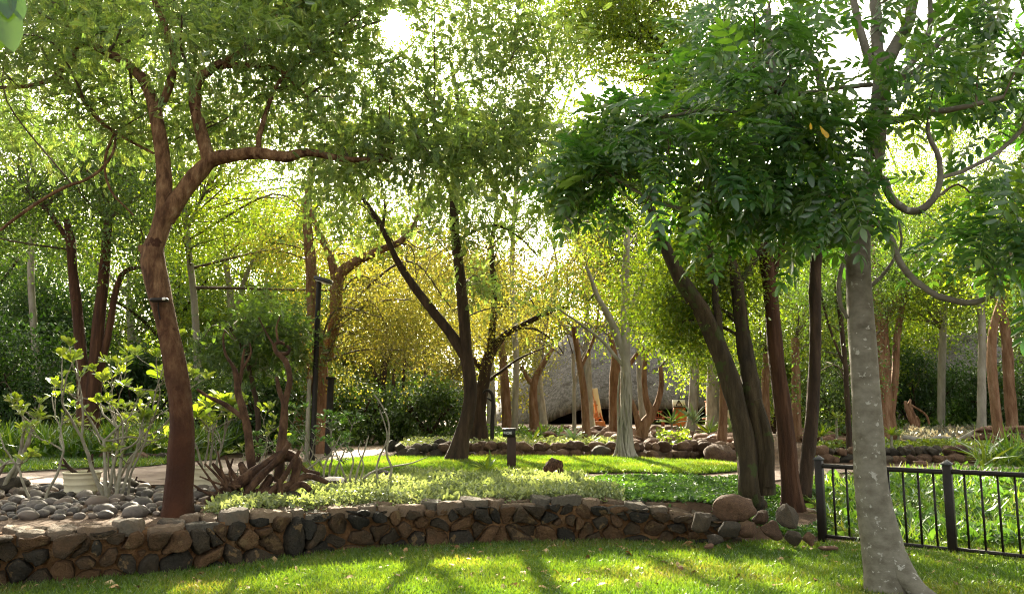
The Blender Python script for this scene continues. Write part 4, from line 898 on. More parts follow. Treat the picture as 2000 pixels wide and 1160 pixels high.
slim('path_tree', 'forked pale tree beyond the path, left of the V forked dark tree', PG(850, 28), [[(846, 850, 9), (838, 790, 8), (830, 740, 6)], [(850, 830, 6), (870, 780, 5), (885, 740, 4)]], [(790, 590, 920, 720, 10)], 'bk_pale', 'lf_gold', seed=55, R=.8)
slim('ivy_tree', 'two ivy covered columns of dark leaves beside the path', PG(775, 25), [[(770, 860, 5), (768, 780, 4), (770, 720, 3)], [(785, 860, 4), (787, 780, 3), (790, 700, 3)]], [(760, 740, 792, 850, 16)], 'bk_dark', 'lf_mid', seed=56, R=.26)
def tall(label, px, Y, limbs, regs, leaf, seed, ls=.08, bark='bk_pale', R=1.0, per=26):
    cs = []
    for a in regs: cs += region(*a[:4], Y - 2, Y + 2.5, a[4], R, .75)
    return tree('tall_tree', label, 'tree', PG(px, Y), [limb(x, Y) for x in limbs], cs, bark, leaf, 'small', ls, per, .55, 58, seed=seed, flare=.3, clusterr=.24, sides=12, step=.25, rough=.07)
tall('tall tree whose bright crown fills the sky above the fork of the leaning tree', 335, 22, [[(392, 860, 9), (388, 760, 8), (380, 600, 7), (365, 450, 6), (350, 300, 5), (330, 150, 4)], [(365, 450, 4), (420, 330, 3), (470, 200, 3)], [(350, 330, 4), (260, 220, 3), (190, 120, 2)]], [(120, -80, 640, 330, 52), (150, 300, 900, 480, 44)], 'lf_bright', 71)
tall('tall tree with a bright crown above the golden foliage in the centre', 1015, 25, [[(1005, 840, 6), (1008, 700, 6), (1000, 560, 5), (1005, 400, 4), (1020, 250, 4)], [(1005, 420, 3), (930, 300, 3), (860, 180, 2)], [(1010, 380, 3), (1080, 260, 3), (1120, 160, 2)]], [(620, -60, 1250, 330, 50), (900, 300, 1200, 470, 18)], 'lf_bright', 72)
tall('tall tree spreading high behind the crown of the three trunked red tree', 60, 24, [[(75, 860, 9), (70, 700, 8), (60, 520, 7), (65, 350, 5), (50, 150, 4)], [(62, 480, 4), (120, 330, 3), (180, 200, 2)], [(65, 400, 4), (0, 300, 3), (-40, 200, 2)]], [(-90, -60, 260, 400, 34)], 'lf_bright', 73)
tall('tall tree with a yellow green crown rising behind the right end of the garden', 1850, 28, [[(1838, 840, 8), (1840, 700, 8), (1845, 560, 6), (1850, 400, 5), (1860, 250, 4)], [(1845, 520, 4), (1780, 400, 3), (1740, 300, 2)], [(1848, 460, 4), (1920, 350, 3), (1980, 260, 2)]], [(1700, 220, 2080, 560, 46), (1740, 150, 2080, 430, 24), (1450, 430, 1720, 640, 16)], 'lf_bright', 74)
# leafy branch of a tree standing just outside the left edge
bt = [np.array([[-3.4, 2.6, 0, .1], [-3.3, 2.65, 1.6, .08], [-3.0, 2.7, 3.0, .06], [-2.5, 2.75, 3.6, .03]]), np.array([[-2.9, 2.7, 3.15, .03], [-2.3, 2.78, 3.55, .02], [-1.95, 2.8, 3.35, .010]])]
tl = tree('broadleaf_tree', 'drooping glossy leaves of a broad leaved tree at the top left corner of the picture', 'tree', (-3.4, 2.6, 0), bt, [], 'bk_grey', 'lf_big', flare=.3)
g = Geo(); r = np.random.default_rng(4)
for px, py, ang, sz in [(4, 0, .35, .22), (-6, 14, .05, .22), (22, -22, .5, .13), (-25, -20, -.2, .2), (12, -30, .2, .15), (-40, 20, 0, .2)]:
    p = P(px, py, 2.8); d = np.array([math.sin(ang), -.1, -math.cos(ang)])
    scatter(g, T_big(.24, .1), p[None], frames(d[None], np.array([[.5, -1, .35]]), r, .05), np.array([sz]), np.array([r.random()]))
g.build('leaves', M['lf_big'], tl, (-3.4, 2.6, 0))

# ================================================================ BACKGROUND TREES
BG = [(-120, 30, 9, 'm'), (-40, 26, 7, 'd'), (60, 34, 10, 'm'), (120, 27, 5.0, 'd'), (250, 32, 11, 'b'), (330, 28, 7.0, 'm'), (400, 38, 12, 'b'), (520, 34, 11, 'b'), (600, 42, 13, 'b'), (690, 36, 7.5, 'g'), (740, 52, 15, 'b'), (800, 48, 11, 'g'), (900, 44, 13, 'g'), (960, 36, 10, 'g'), (1060, 40, 13, 'g'), (1150, 38, 12, 'g'), (1260, 36, 12, 'b'), (1350, 34, 11, 'b'),
      (980, 62, 12, 'g'), (1090, 66, 13, 'b'), (1180, 66, 12, 'b'), (1290, 66, 13, 'b'), (1400, 64, 13, 'b'), (1480, 40, 9, 'b'), (1560, 36, 9, 'm'), (1640, 42, 11, 'b'), (1690, 32, 8, 'b'), (1800, 44, 10, 'b'), (1770, 50, 11, 'm'), (1930, 52, 13, 'b'), (2060, 30, 9, 'm'), (2120, 24, 7, 'd'), (2000, 48, 13, 'b'), (-60, 46, 14, 'b'), (180, 48, 14, 'b'), (470, 52, 14, 'b'), (1720, 56, 15, 'b')]
BL = {'m': ('lf_mid', 'mid green'), 'd': ('lf_dark', 'dark green'), 'b': ('lf_bright', 'sunlit yellow green'), 'g': ('lf_gold', 'golden')}
def bgtree(px, Y, h, kind, k, label, group, name='background_tree', low=.0):
    r = np.random.default_rng(900 + k); b = PG(px, Y); R = h * r.uniform(.26, .34)
    tr = np.array([[*b, .10 + .012 * h], [*(b + [r.normal() * .2, 0, h * .3]), .09 + .008 * h], [*(b + [r.normal() * .4, 0, h * .6]), .07], [*(b + [r.normal() * .6, 0, h * .85]), .04]])
    lim = [tr]
    for i in range(4):
        a = r.uniform(0, 6.28); z = h * r.uniform(.25, .55); s0 = b + [0, 0, z]; e = b + np.array([math.cos(a) * R * .9, math.sin(a) * R * .9, z + h * .25])
        lim.append(np.array([[*s0, .07], [*((s0 + e) / 2 + [0, 0, .2]), .05], [*e, .03]]))
    cl = []
    for i in range(int(15 + h)):
        z = r.uniform(.16 + low, 1.0); a = r.uniform(0, 6.28); q = R * math.sqrt(r.random()) * (1.15 - .75 * abs(z - .5))
        cl.append((b[0] + math.cos(a) * q, b[1] + math.sin(a) * q, b[2] + z * h, h * .11, h * .085, 1.0))
    return tree(name, label, 'tree', b, lim, cl, 'bk_dark' if kind in 'md' else 'bk_pale', BL[kind][0], 'small', .0034 * Y + .022, 26, .6, 36, group=group, seed=900 + k, flare=.2, clusterr=.26, sides=8, step=.5)
for k, (px, Y, h, kind) in enumerate(BG):
    bgtree(px, Y, h, kind, k, 'background tree with a %s crown in the belt of trees behind the garden' % BL[kind][1], '%s trees of the background belt' % BL[kind][1], low=.35 if 900 < px < 1450 else 0)
# dark hedge-like shrubs
def bush(px, Y, h, wd, kind, k, label, name='shrub', ls=.13, shape='big'):
    r = np.random.default_rng(300 + k); b = PG(px, Y); lim = []
    for i in range(5):
        a = r.uniform(0, 6.28); e = b + np.array([math.cos(a) * wd * .4, math.sin(a) * wd * .3, h * .6]); lim.append(np.array([[*b, .05], [*((b + e) / 2 + [0, 0, .1]), .04], [*e, .02]]))
    cl = []
    for i in range(int(9 + 5 * wd)):
        z = r.uniform(.12, .92); a = r.uniform(0, 6.28); q = wd * .5 * math.sqrt(r.random()) * math.sqrt(max(.1, 1.05 - z * z))
        cl.append((b[0] + math.cos(a) * q, b[1] + math.sin(a) * q * .7, b[2] + z * h, .42, .36, 1.0))
    return tree(name, label, 'shrub', b, lim, cl, 'bk_dark', BL[kind][0] if kind in BL else kind, shape, ls, 10, .3, 24, seed=300 + k, flare=0, clusterr=.14, sides=6)
for k, a in enumerate([(50, 20.5, 3.2, 3.4, 'd', 'large dark glossy shrub at the left edge behind the tall grass'), (150, 22.5, 2.6, 2.2, 'd', 'dark glossy shrub right behind the three red trunks'), (270, 23, 2.6, 2.6, 'd', 'dark shrub behind the leaning tree trunk'), (-40, 19.5, 3.6, 2.4, 'd', 'dark tall shrub cut by the left edge of the picture'),
                       (420, 21, 2.2, 2.6, 'm', 'green shrub behind the right cream pot'), (520, 20, 2.0, 2.0, 'd', 'dark shrub behind the upright dead stems'), (690, 24, 2.2, 2.4, 'm', 'green shrub beyond the lamp post'), (835, 24, 1.6, 2.4, 'm', 'low green shrub left of the V forked tree'), (650, 30, 3, 3, 'b', 'sunlit shrub beyond the bend of the path'), (760, 34, 3.2, 3.4, 'b', 'bright shrub at the far end of the path'),
                       (1790, 30, 2.9, 3.4, 'd', 'dark rounded shrub behind the driftwood sculpture'), (1870, 31, 2.5, 3.6, 'd', 'dark rounded shrub left of the whitish trunk'), (1945, 30, 2.0, 2.4, 'd', 'dark shrub behind the orange trunks at the right edge'), (2055, 26, 2.4, 2.4, 'd', 'dark shrub cut by the right edge of the picture'), (1640, 31, 3.4, 3.4, 'm', 'green shrub behind the smooth grey trunk'),
                       (1510, 30, 3.0, 2.6, 'b', 'bright shrub seen between the mossy and the ridged red trunks'), (880, 40, 3.5, 3.2, 'g', 'golden shrub left of the thatched hall')]):
    bush(*a[:5], k, a[5])
# far wood as one mass
r = np.random.default_rng(66); n = 42000
pxs = r.uniform(-500, 2500, n); Yq = r.uniform(78, 100, n); Xq = (pxs - 1000) / FPX * Yq
hm = 7.5 + 3 * np.sin(Xq * .13) + 2.2 * np.sin(Xq * .31 + 1) + 1.5 * np.sin(Xq * .71 + 2); zq = ground(Xq, Yq) + hm * r.random(n) ** .8
g = Geo(); d = r.normal(size=(n, 3)); scatter(g, LS['small'], np.column_stack([Xq, Yq, zq]), frames(d, r.normal(size=(n, 3)), r), .55 * (.6 + .8 * r.random(n)), r.random(n))
tag(g.build('far_wood', M['lf_far']), kind='stuff')

# ================================================================ OBJECTS
def cyl_between(g, a, b, r0, r1=None, n=10): tube(g, np.array([a, b], float), [r0, r0 if r1 is None else r1], n)
# --- black railing on the right
p1 = G(1607, 1058)[:2]; p2 = G(1862, 1085)[:2]; dv = p2 - p1; bay = np.linalg.norm(dv); ud = dv / bay; ang = math.atan2(ud[1], ud[0])
fence = empty('railing', (*p1, 0), 'black metal railing with square posts and thin balusters around the weedy slope', 'railing')
RZ = rotz(ang)
for k in range(4):
    c = p1 + dv * k; z0 = gz(*c); g = Geo(); g.box((*c, z0 + .45), (.085, .085, 1.0), RZ, bev=.006)
    post = g.build('post', M['iron'], fence, fence.location)
    g = Geo(); q = .05; V = np.array([(-q, -q, 0), (q, -q, 0), (q, q, 0), (-q, q, 0), (-q, -q, .018), (q, -q, .018), (q, q, .018), (-q, q, .018), (0, 0, .062)]) @ RZ.T + np.array([*c, z0 + .951])
    g.multi(V, [[(3, 2, 1, 0), (0, 1, 5, 4), (1, 2, 6, 5), (2, 3, 7, 6), (3, 0, 4, 7)], [(4, 5, 8), (5, 6, 8), (6, 7, 8), (7, 4, 8)]])
    cap = g.build('cap', M['iron_top'], None, (0, 0, 0)); cap.parent = post
    cap.location = -np.array(fence.location)
    if k == 3: break
    a = c + ud * .043; b = c + ud * (bay - .043); m = (a + b) / 2; L = bay - .086
    g = Geo(); g.box((*m, z0 + .885), (L, .075, .05), RZ, bev=.008); g.build('top_rail', M['iron'], fence, fence.location)
    g = Geo(); g.box((*m, z0 + .075), (L, .05, .035), RZ, bev=.004); g.build('bottom_rail', M['iron'], fence, fence.location)
    for i in range(8):
        q = a + (b - a) * (i + .75) / 8.4; g = Geo(); g.box((*q, z0 + .4765), (.02, .02, .765), RZ); g.build('baluster', M['iron'], fence, fence.location)
# thin pale pipe lying along the foot of the railing
g = Geo(); tube(g, [(*(p1 - ud * .02 + np.array([.12, -.2]) + ud * t), .03 + .008 * math.sin(t * 3)) for t in np.linspace(0, bay * 2.2, 24)], .013, 8)
tag(g.build('garden_pipe', M['pale_wood'], smooth=True), 'thin pale pipe lying in the grass along the foot of the black railing', 'pipe')

# --- cream pots
def pot(px, py, hw, h, label):
    p = G(px, py); R = hw * p[1] / FPX; prof = [(.80, 0), (.84, .03), (.86, .2), (.90, .22), (.885, .26), (.90, .48), (.945, .50), (.93, .54), (.95, .74), (.99, .76), (.975, .80), (.99, .93), (1.06, .94), (1.06, 1.0), (.97, 1.0), (.95, .92), (0.0, .90)]
    n = 40; th = np.linspace(0, 2 * math.pi, n, endpoint=False)
    V = np.concatenate([np.stack([np.cos(th) * R * a, np.sin(th) * R * a, np.full(n, h * b - .02)], -1) for a, b in prof]) + np.array([p[0], p[1], p[2]])
    i = np.arange(len(prof) - 1)[:, None] * n; j = np.arange(n)[None]; jn = (j + 1) % n
    root = empty('plant_pot', p, label, 'pot')
    F = np.stack([i + j, i + jn, i + n + jn, i + n + j], -1)
    g = Geo(); g.add(V, F[:15].reshape(-1, 4)); g.build('pot_body', M['pot'], root, p, True)
    g = Geo(); g.add(V, F[15:].reshape(-1, 4)); g.build('potting_soil', M['soil'], root, p, True); return p, R, h
POT1 = pot(158, 966, 33, .32, 'cream ribbed plastic pot with a short dark palm stem, left of the leaning tree')
POT2 = pot(402, 956, 28, .34, 'cream ribbed plastic pot just right of the leaning tree trunk')
# --- pale stemmed shrubs
def rosette(g, p, up, r, n, size, shape, droop=.25):
    a = r.uniform(0, 6.28) + np.arange(n) * 2.4; el = r.uniform(.05, .9, n)
    d = np.stack([np.cos(a) * np.cos(el), np.sin(a) * np.cos(el), np.sin(el)], -1) + .5 * up
    ups = np.stack([-np.cos(a) * .5, -np.sin(a) * .5, np.full(n, 1.)], -1)
    scatter(g, LS[shape], np.repeat(p[None], n, 0) + r.normal(size=(n, 3)) * .012, frames(d, ups, r, .12), size * r.uniform(.6, 1.15, n), r.random(n))
def rshrub(name, label, base, n, h, spread, size=.12, shape='obo', leaf='lf_shrub', seed=1, r0=.022, lean=(0, 0), forks=2, nl=9, mat='bk_stem', cat='shrub', low=.25, twist=.12, leafy=1.0):
    r = np.random.default_rng(seed); root = empty(name, base, label, cat); g = Geo(); lg = Geo()
    def grow(p, d, L, rad, depth):
        k = 7; q = [p]
        for i in range(k):
            d = unit(d + r.normal(size=3) * twist + np.array([0, 0, .05])); q.append(q[-1] + d * L / k)
        S = catmull(np.array([[*a, rad * (1 - .35 * i / k)] for i, a in enumerate(q)]), .06); tube(g, S[:, :3], S[:, 3], 7 if rad > .01 else 5, .08, r.random() * 9, cap=depth == 0)
        if depth > 0 and r.random() < .5 * leafy: rosette(lg, q[4] + r.normal(size=3) * .02, d, r, 4, size * .8, shape)
        if depth < forks:
            for _ in range(2 if r.random() < .75 else 3):
                e = unit(d + r.normal(size=3) * .55 + np.array([0, 0, .15])); grow(q[-1], e, L * r.uniform(.5, .8), rad * .6, depth + 1)
        elif r.random() < leafy: rosette(lg, q[-1], d, r, nl, size, shape)
    for i in range(n):
        a = i * 6.28 / n + r.uniform(-.4, .4); d = unit(np.array([math.cos(a) * spread + lean[0], math.sin(a) * spread * .7 + lean[1], 1]))
        grow(np.asarray(base) + np.array([math.cos(a) * .06, math.sin(a) * .05, -.03]), d, h * r.uniform(.32, .62), r0 * r.uniform(.8, 1.2), 0)
    g.build('stems', M[mat], root, base, True); lg.build('leaves', M[leaf], root, base); return root
rshrub('stem_shrub', 'pale stemmed shrub with yellow green leaves between the left cream pot and the leaning tree', G(215, 978), 5, 1.6, .42, .14, seed=2, r0=.024, nl=13)
rshrub('stem_shrub', 'pale forked shrub with fresh leaves rising behind the left cream pot', G(222, 952), 3, 1.45, .5, .13, seed=3, r0=.018, nl=12)
rshrub('stem_shrub', 'leaning pale stemmed shrub with round yellow green leaves at the left edge', G(-8, 965), 4, 1.6, .5, .14, seed=14, r0=.034, lean=(.35, 0))
rshrub('stem_shrub', 'thin pale shrub with two curved bare stems left of the cream pot', G(72, 982), 2, 1.2, .3, .11, seed=5, r0=.02, leafy=.8)
rshrub('stem_shrub', 'slim pale stems with sparse bright leaves just left of the leaning tree', G(240, 972), 3, 1.6, .3, .13, seed=8, r0=.017, nl=12)
rshrub('potted_plant', 'plant with large bright oval leaves growing in the cream pot right of the leaning tree', POT2[0] + np.array([0, 0, .24]), 4, 1.5, .28, .25, seed=9, r0=.02, forks=1, nl=13, cat='plant')
rshrub('potted_plant', 'short plant with a dark stubby stem in the cream pot left of the leaning tree', POT1[0] + np.array([0, 0, .24]), 2, .5, .3, .10, seed=10, r0=.035, forks=1, nl=3, mat='bk_dark', cat='plant', leafy=.4)
rshrub('rosette_shrub', 'shrub with pale green leaf rosettes between the dead root and the orange bark tree', G(640, 935), 5, 1.15, .75, .12, seed=11, r0=.016, leaf='lf_cover', forks=2, nl=9, twist=.2)
rshrub('rosette_shrub', 'sparse shrub with pale stems behind the upright dead stems', G(455, 955), 4, 1.1, .6, .12, seed=12, r0=.014, leaf='lf_shrub', forks=2, twist=.2)
rshrub('rosette_shrub', 'loose shrub with pale curved stems right of the upright dead stems', G(560, 945), 5, 1.0, .6, .11, seed=13, r0=.014, leaf='lf_cover', forks=2, twist=.2)
# --- bare curly shrub
def spec_thing(name, label, cat, base_px, Y, specs, mat, part=None, rough=.08, ridges=0.0, sides=8, step=.05):
    base = np.array([*P(base_px[0], base_px[1], Y)]); base[2] = gz(base[0], base[1]); g = Geo()
    for k, q in enumerate(specs): S = catmull(limb(q, Y), step); tube(g, S[:, :3], S[:, 3], sides, rough, k * 1.7, ridges=ridges)
    if part:
        root = empty(name, base, label, cat); g.build(part, M[mat], root, base, True); return root
    return tag(g.build(name, M[mat], None, base, True), label, cat)
Yc = G(690, 960)[1]
spec_thing('curly_shrub', 'bare shrub with snaking upright stems among the dark rocks right of the dead root', 'shrub', (690, 958), Yc,
           [[(686, 962, 2.75), (684, 930, 2.20), (690, 900, 1.65), (680, 870, 1.10)], [(690, 962, 2.75), (698, 920, 1.93), (712, 880, 1.65), (720, 850, 1.10)], [(684, 962, 2.20), (668, 915, 1.65), (655, 880, 1.38), (650, 860, 1.10)], [(694, 955, 2.20), (715, 930, 2.20), (745, 915, 1.93), (800, 905, 1.38), (835, 892, 0.83)],
            [(742, 945, 2.75), (735, 920, 2.20), (742, 890, 1.93), (752, 870, 1.65), (756, 845, 1.38), (742, 800, 1.10)], [(742, 945, 3.30), (758, 938, 2.75), (765, 915, 2.48), (755, 885, 2.20), (760, 850, 1.93), (758, 820, 1.65), (745, 790, 1.38), (730, 770, 1.10)], [(640, 955, 2.75), (632, 925, 2.20), (640, 895, 1.93), (655, 870, 1.38), (665, 850, 1.10)], [(700, 950, 1.65), (710, 910, 1.38), (700, 880, 1.10), (705, 860, 0.83)]], 'bk_stem', rough=.06)
# --- dead root
Yr = G(490, 985)[1]
spec_thing('dead_root', 'gnarled brown dead tree root lying on the dark rocks right of the leaning tree', 'root', (500, 985), Yr,
           [[(402, 985, 7.92, -.2), (440, 958, 9.90, -.1), (480, 935, 11.22), (525, 905, 11.88, .1), (560, 888, 11.22, .2), (580, 905, 9.24, .2), (572, 945, 7.26, .1), (560, 975, 5.94)],
            [(430, 985, 5.28, -.3), (470, 970, 8.58, -.1), (520, 960, 9.90), (565, 950, 9.24, .1), (600, 930, 5.94, .2), (640, 942, 3.96, .2)], [(495, 1000, 7.26, -.15), (488, 960, 9.90), (480, 930, 9.24, .1), (470, 905, 5.94, .2)], [(470, 985, 5.94, -.2), (500, 940, 7.92, -.1), (540, 900, 6.60), (565, 865, 5.28, .1)],
            [(415, 905, 2.64), (432, 925, 4.62), (455, 950, 5.94), (480, 975, 5.28)], [(440, 890, 2.31), (452, 920, 3.96), (470, 945, 5.28)], [(560, 960, 5.94), (590, 945, 5.94), (612, 965, 3.96), (618, 980, 2.64)], [(575, 900, 5.94, .2), (600, 920, 4.62, .3), (625, 925, 3.30, .3)], [(520, 990, 5.94, -.1), (512, 960, 7.92), (530, 930, 7.92, .1)], [(545, 935, 5.28, -.2), (548, 960, 5.28, -.2), (540, 985, 4.62, -.2)], [(385, 955, 1.98), (410, 962, 3.30), (445, 972, 3.96)], [(505, 1005, 5.28, -.2), (520, 975, 6.60, -.15), (555, 930, 5.28, -.1), (585, 880, 3.30)]], 'bk_root', rough=.16, ridges=.11, sides=22, step=.03)
spec_thing('dead_tree', 'bare upright brown dead stem left of the other, rising behind the dead root', 'dead tree', (492, 940), Yr + .5,
           [[(496, 945, 10), (490, 895, 9.5), (484, 845, 8.5), (475, 800, 8), (466, 770, 7.5), (462, 735, 7), (455, 715, 4), (440, 690, 3), (436, 660, 2), (440, 645, 1.5)], [(465, 760, 5), (472, 725, 4), (474, 700, 3), (478, 680, 2)], [(480, 820, 5), (440, 790, 5), (408, 775, 3.5), (385, 760, 2.5)], [(474, 720, 3), (490, 690, 2.2), (488, 670, 1.6)]], 'bk_root', rough=.12)
spec_thing('dead_tree', 'bare twisted dead stem ending in a small knotted loop, right of the other', 'dead tree', (552, 930), Yr + .6,
           [[(545, 940, 11), (548, 890, 10), (553, 840, 9), (556, 790, 7), (566, 745, 6), (562, 715, 6), (552, 698, 5.5), (540, 688, 5), (536, 675, 4), (545, 668, 3.5), (556, 672, 3)], [(556, 790, 6), (545, 760, 5), (540, 735, 3)], [(548, 690, 3.5), (560, 690, 4), (566, 682, 3), (560, 675, 3)], [(544, 672, 3), (540, 640, 2), (548, 615, 1.5)], [(536, 676, 2.5), (520, 650, 2), (505, 620, 1.5)], [(556, 860, 6), (566, 880, 6), (575, 905, 6)]], 'bk_root', rough=.12)
spec_thing('fallen_twigs', 'tangle of bare brown sticks leaning against the dead root on its left side', 'twigs', (420, 940), Yr - .2,
           [[(400, 905, 2), (425, 930, 3), (452, 962, 4)], [(385, 900, 1.6), (410, 935, 2.4), (430, 965, 3)], [(425, 880, 1.6), (432, 915, 2.5), (445, 950, 3)], [(390, 930, 1.5), (430, 945, 2.2), (470, 950, 3)], [(455, 895, 2), (448, 925, 2.5), (460, 955, 3)], [(375, 945, 2), (410, 965, 3), (450, 968, 3)]], 'bk_root')
spec_thing('fallen_branch', 'thin dark curled branch lying on the river stones left of the leaning tree', 'branch', (290, 945), G(290, 955)[1],
           [[(268, 930, 1.6), (266, 938, 2), (280, 941, 2.5), (300, 950, 3), (318, 952, 3)], [(285, 943, 2), (300, 958, 2.2), (318, 968, 2)]], 'bk_root')

# --- sign post
p = G(999, 917); Ys = p[1]; wpx = Ys / FPX
root = empty('sign_post', p, 'dark brown square post with a black sign box on top, standing beside the strip lawn', 'sign')
top = P(999, 853, Ys)[2]; zt = P(995, 838, Ys)[2]
g = Geo(); g.box((p[0], p[1], (p[2] - .05 + top) / 2), (17 * wpx, 17 * wpx, top - p[2] + .05), bev=.006); g.build('post', M['post'], root, p)
xa, xb = P(982, 845, Ys)[0], P(1007, 845, Ys)[0]; hb = zt - top
g = Geo(); g.box(((xa + xb) / 2, p[1], top + hb / 2), (xb - xa, 19 * wpx, hb), bev=.005); sb = g.build('sign_box', M['black'], root, p)
g = Geo(); g.box(((xa + xb) / 2, p[1], zt + .008), (xb - xa + .012, 19 * wpx + .012, .014), bev=.003); g.build('lid', M['iron_top'], root, p)
cu = bpy.data.curves.new('lettering', 'FONT'); cu.body = 'W COBE'; cu.size = .062; cu.align_x = 'CENTER'; cu.align_y = 'CENTER'; cu.extrude = .001; cu.offset = .0012
to = bpy.data.objects.new('lettering_text', cu); COL.objects.link(to); bpy.context.view_layer.update()
me = bpy.data.meshes.new_from_object(to); bpy.data.objects.remove(to); me.materials.clear(); me.materials.append(M['letter'])
lt = bpy.data.objects.new('lettering', me); COL.objects.link(lt); lt.parent = root
lt.rotation_euler = (math.pi / 2, 0, 0); lt.location = ((P(991.5, 845, Ys)[0]) - p[0], -19 * wpx / 2 - .003, top + hb * .54 - p[2]); lt.scale = (.62, 1, 1)

# --- lamp post, lamp on the leaning tree, hooked post
Yl = 17.0; p = PG(613, Yl); wpx = Yl / FPX
root = empty('lamp_post', p, 'thin dark lamp post with a flat floodlight, in front of the orange bark tree', 'lamp post')
zt = P(612, 548, Yl)[2]; zm = P(612, 740, Yl)[2]
g = Geo(); tube(g, [(p[0], p[1], p[2] - .1), (p[0] + .02, p[1], zt)], [.062, .055], 14); g.build('pole', M['iron'], root, p, True)
g = Geo(); tube(g, [(p[0] - .115, p[1] - .02, p[2] - .05), (p[0] - .11, p[1] - .02, zm)], [.05, .045], 12); g.build('conduit', M['bk_pale'], root, p, True)
a = P(616, 543, Yl); b = P(648, 552, Yl); m = (a + b) / 2; L = np.linalg.norm(b - a); an = math.atan2(b[2] - a[2], b[0] - a[0])
g = Geo(); g.box(m, (L, .30, .09), roty(-an), bev=.02); hd = g.build('lamp_head', M['iron_top'], root, p)
g = Geo(); g.box(m + np.array([.0, 0, -.052]), (L * .86, .24, .015), roty(-an)); gl_ = g.build('lens', M['white'], None); gl_.parent = hd; gl_.location = -p
g = Geo(); tube(g, [(p[0], p[1], zt - .05), (a[0] + .03, a[1], a[2])], .025, 8); g.build('arm', M['iron'], root, p)
p = P(311, 586, LEAN_Y - .20)
root = empty('tree_lamp', p, 'small dark lamp box fixed to the leaning tree trunk', 'lamp')
g = Geo(); g.box(p, (.175, .10, .042), roty(-.05) @ rotz(.1), bev=.012); g.build('lamp_body', M['iron'], root, p)
g = Geo(); g.box(p + np.array([.068, -.045, .006]), (.035, .03, .03), rotz(.1), bev=.008); g.build('bulb_glass', M['white'], root, p)
g = Geo(); tube(g, [p + np.array([-.03, .05, -.02]), p + np.array([-.035, .07, -.10]), p + np.array([-.02, .09, -.2])], .008, 6); g.build('cable', M['iron'], root, p)
Yh = 20.5
spec_thing('hooked_post', 'dark post bent into a hook at the top before the left end of the thatch', 'post', (961, 855), Yh, [[(961, 862, 4), (962, 820, 4), (963, 785, 3.6), (961, 770, 3.2), (955, 763, 3), (948, 763, 2.6), (944, 768, 2)], [(962, 784, 2), (955, 779, 1.8), (950, 777, 1.5)]], 'iron')

# ================================================================ THATCHED BUILDINGS
def thatched(name, label, x0, x1, Yc_, hw, eave, ridge, floor, drop=None, cat='building'):
    """stadium plan roof: ridge from x0 to x1 at depth Yc_, half width hw"""
    base = np.array([(x0 + x1) / 2, Yc_, floor]); root = empty(name, base, label, cat)
    nth = 96; rho = np.concatenate([np.linspace(0, 1, 18)])
    th = np.linspace(0, 2 * math.pi, nth, endpoint=False); ca, sa = np.cos(th), np.sin(th)
    cx = np.where(ca > 0, x1, x0) * np.minimum(1, np.abs(ca) * 4) + (x0 + x1) / 2 * (1 - np.minimum(1, np.abs(ca) * 4))
    V = []
    def ez(x, y):
        e = np.full(x.shape, eave)
        return e - drop(x, y) if drop else e
    for lay in (0, 1):
        for q in rho:
            x = cx + ca * hw * q; y = Yc_ + sa * hw * q; e = ez(cx + ca * hw, Yc_ + sa * hw)
            z = e + (ridge - e) * (1 - q) ** .88 + .05 * np.sin(th * 9 + q * 7) * q - (.38 if lay else 0)
            V.append(np.stack([x, y, z], -1))
    V = np.concatenate(V); nr = len(rho); i = np.arange(nr - 1)[:, None] * nth; j = np.arange(nth)[None]; jn = (j + 1) % nth
    F = np.stack([i + j, i + nth + j, i + nth + jn, i + jn], -1).reshape(-1, 4)
    o = (nr - 1) * nth; F2 = F[:, ::-1] + nr * nth; jj = np.arange(nth); F3 = np.stack([o + jj, o + nr * nth + jj, o + nr * nth + (jj + 1) % nth, o + (jj + 1) % nth], -1)
    g = Geo(); g.add(V, np.vstack([F, F2, F3])); g.build('thatch_roof', M['thatch'], root, base, True)
    # ridge roll
    g = Geo(); tube(g, [(x, Yc_, ridge + .05 + .04 * math.sin(x * 3)) for x in np.linspace(x0 - .3, x1 + .3, 20)], .28, 10, .1); g.build('ridge_cap', M['thatch'], root, base, True)
    g = Geo(); g.box(((x0 + x1) / 2, Yc_ + hw * .15, (floor + eave) / 2 + .4), ((x1 - x0) + hw * 1.1, hw * 1.1, eave - floor + 1.4)); g.build('wall', M['inside_shade'], root, base)  # dark box: shade inside the open building, put into its colour
    for k in range(7):
        x = x0 + .9 + (x1 - x0 + hw * .2) * k / 6; g = Geo(); tube(g, [(x, Yc_ - hw * .82, floor - .1), (x + .03, Yc_ - hw * .82, eave + .2)], .11, 10, .05, k); g.build('pole', M['dark_wood'], root, base, True)
    g = Geo(); g.box(((x0 + x1) / 2 + 1.2, Yc_ - hw * .80 - .135, eave - .28), ((x1 - x0) - 1.0, .05, .35)); g.build('fascia_board', M['dark_wood'], root, base)
    return root
def dropf(x, y): return 1.25 * sst((4.3 - x) / 2.9) * (y < 58) + 1.25 * sst((4.3 - x) / 2.9) * (y >= 58)
thatched('thatched_hall', 'long open hall under a huge grey thatched roof sweeping low on its left', 4.6, 15.5, 57, 6.6, 1.75, 7.2, -.05, dropf)
thatched('thatched_house', 'grey thatched roof with a ridge roll far behind the dark shrubs on the right', 21.6, 24.6, 41, 2.6, 2.9, 4.9, .3)
thatched('thatched_house', 'thatched roof with dark painted shade below at the right edge of the picture', 23.2, 28.0, 32, 3.0, 1.55, 4.6, .2)
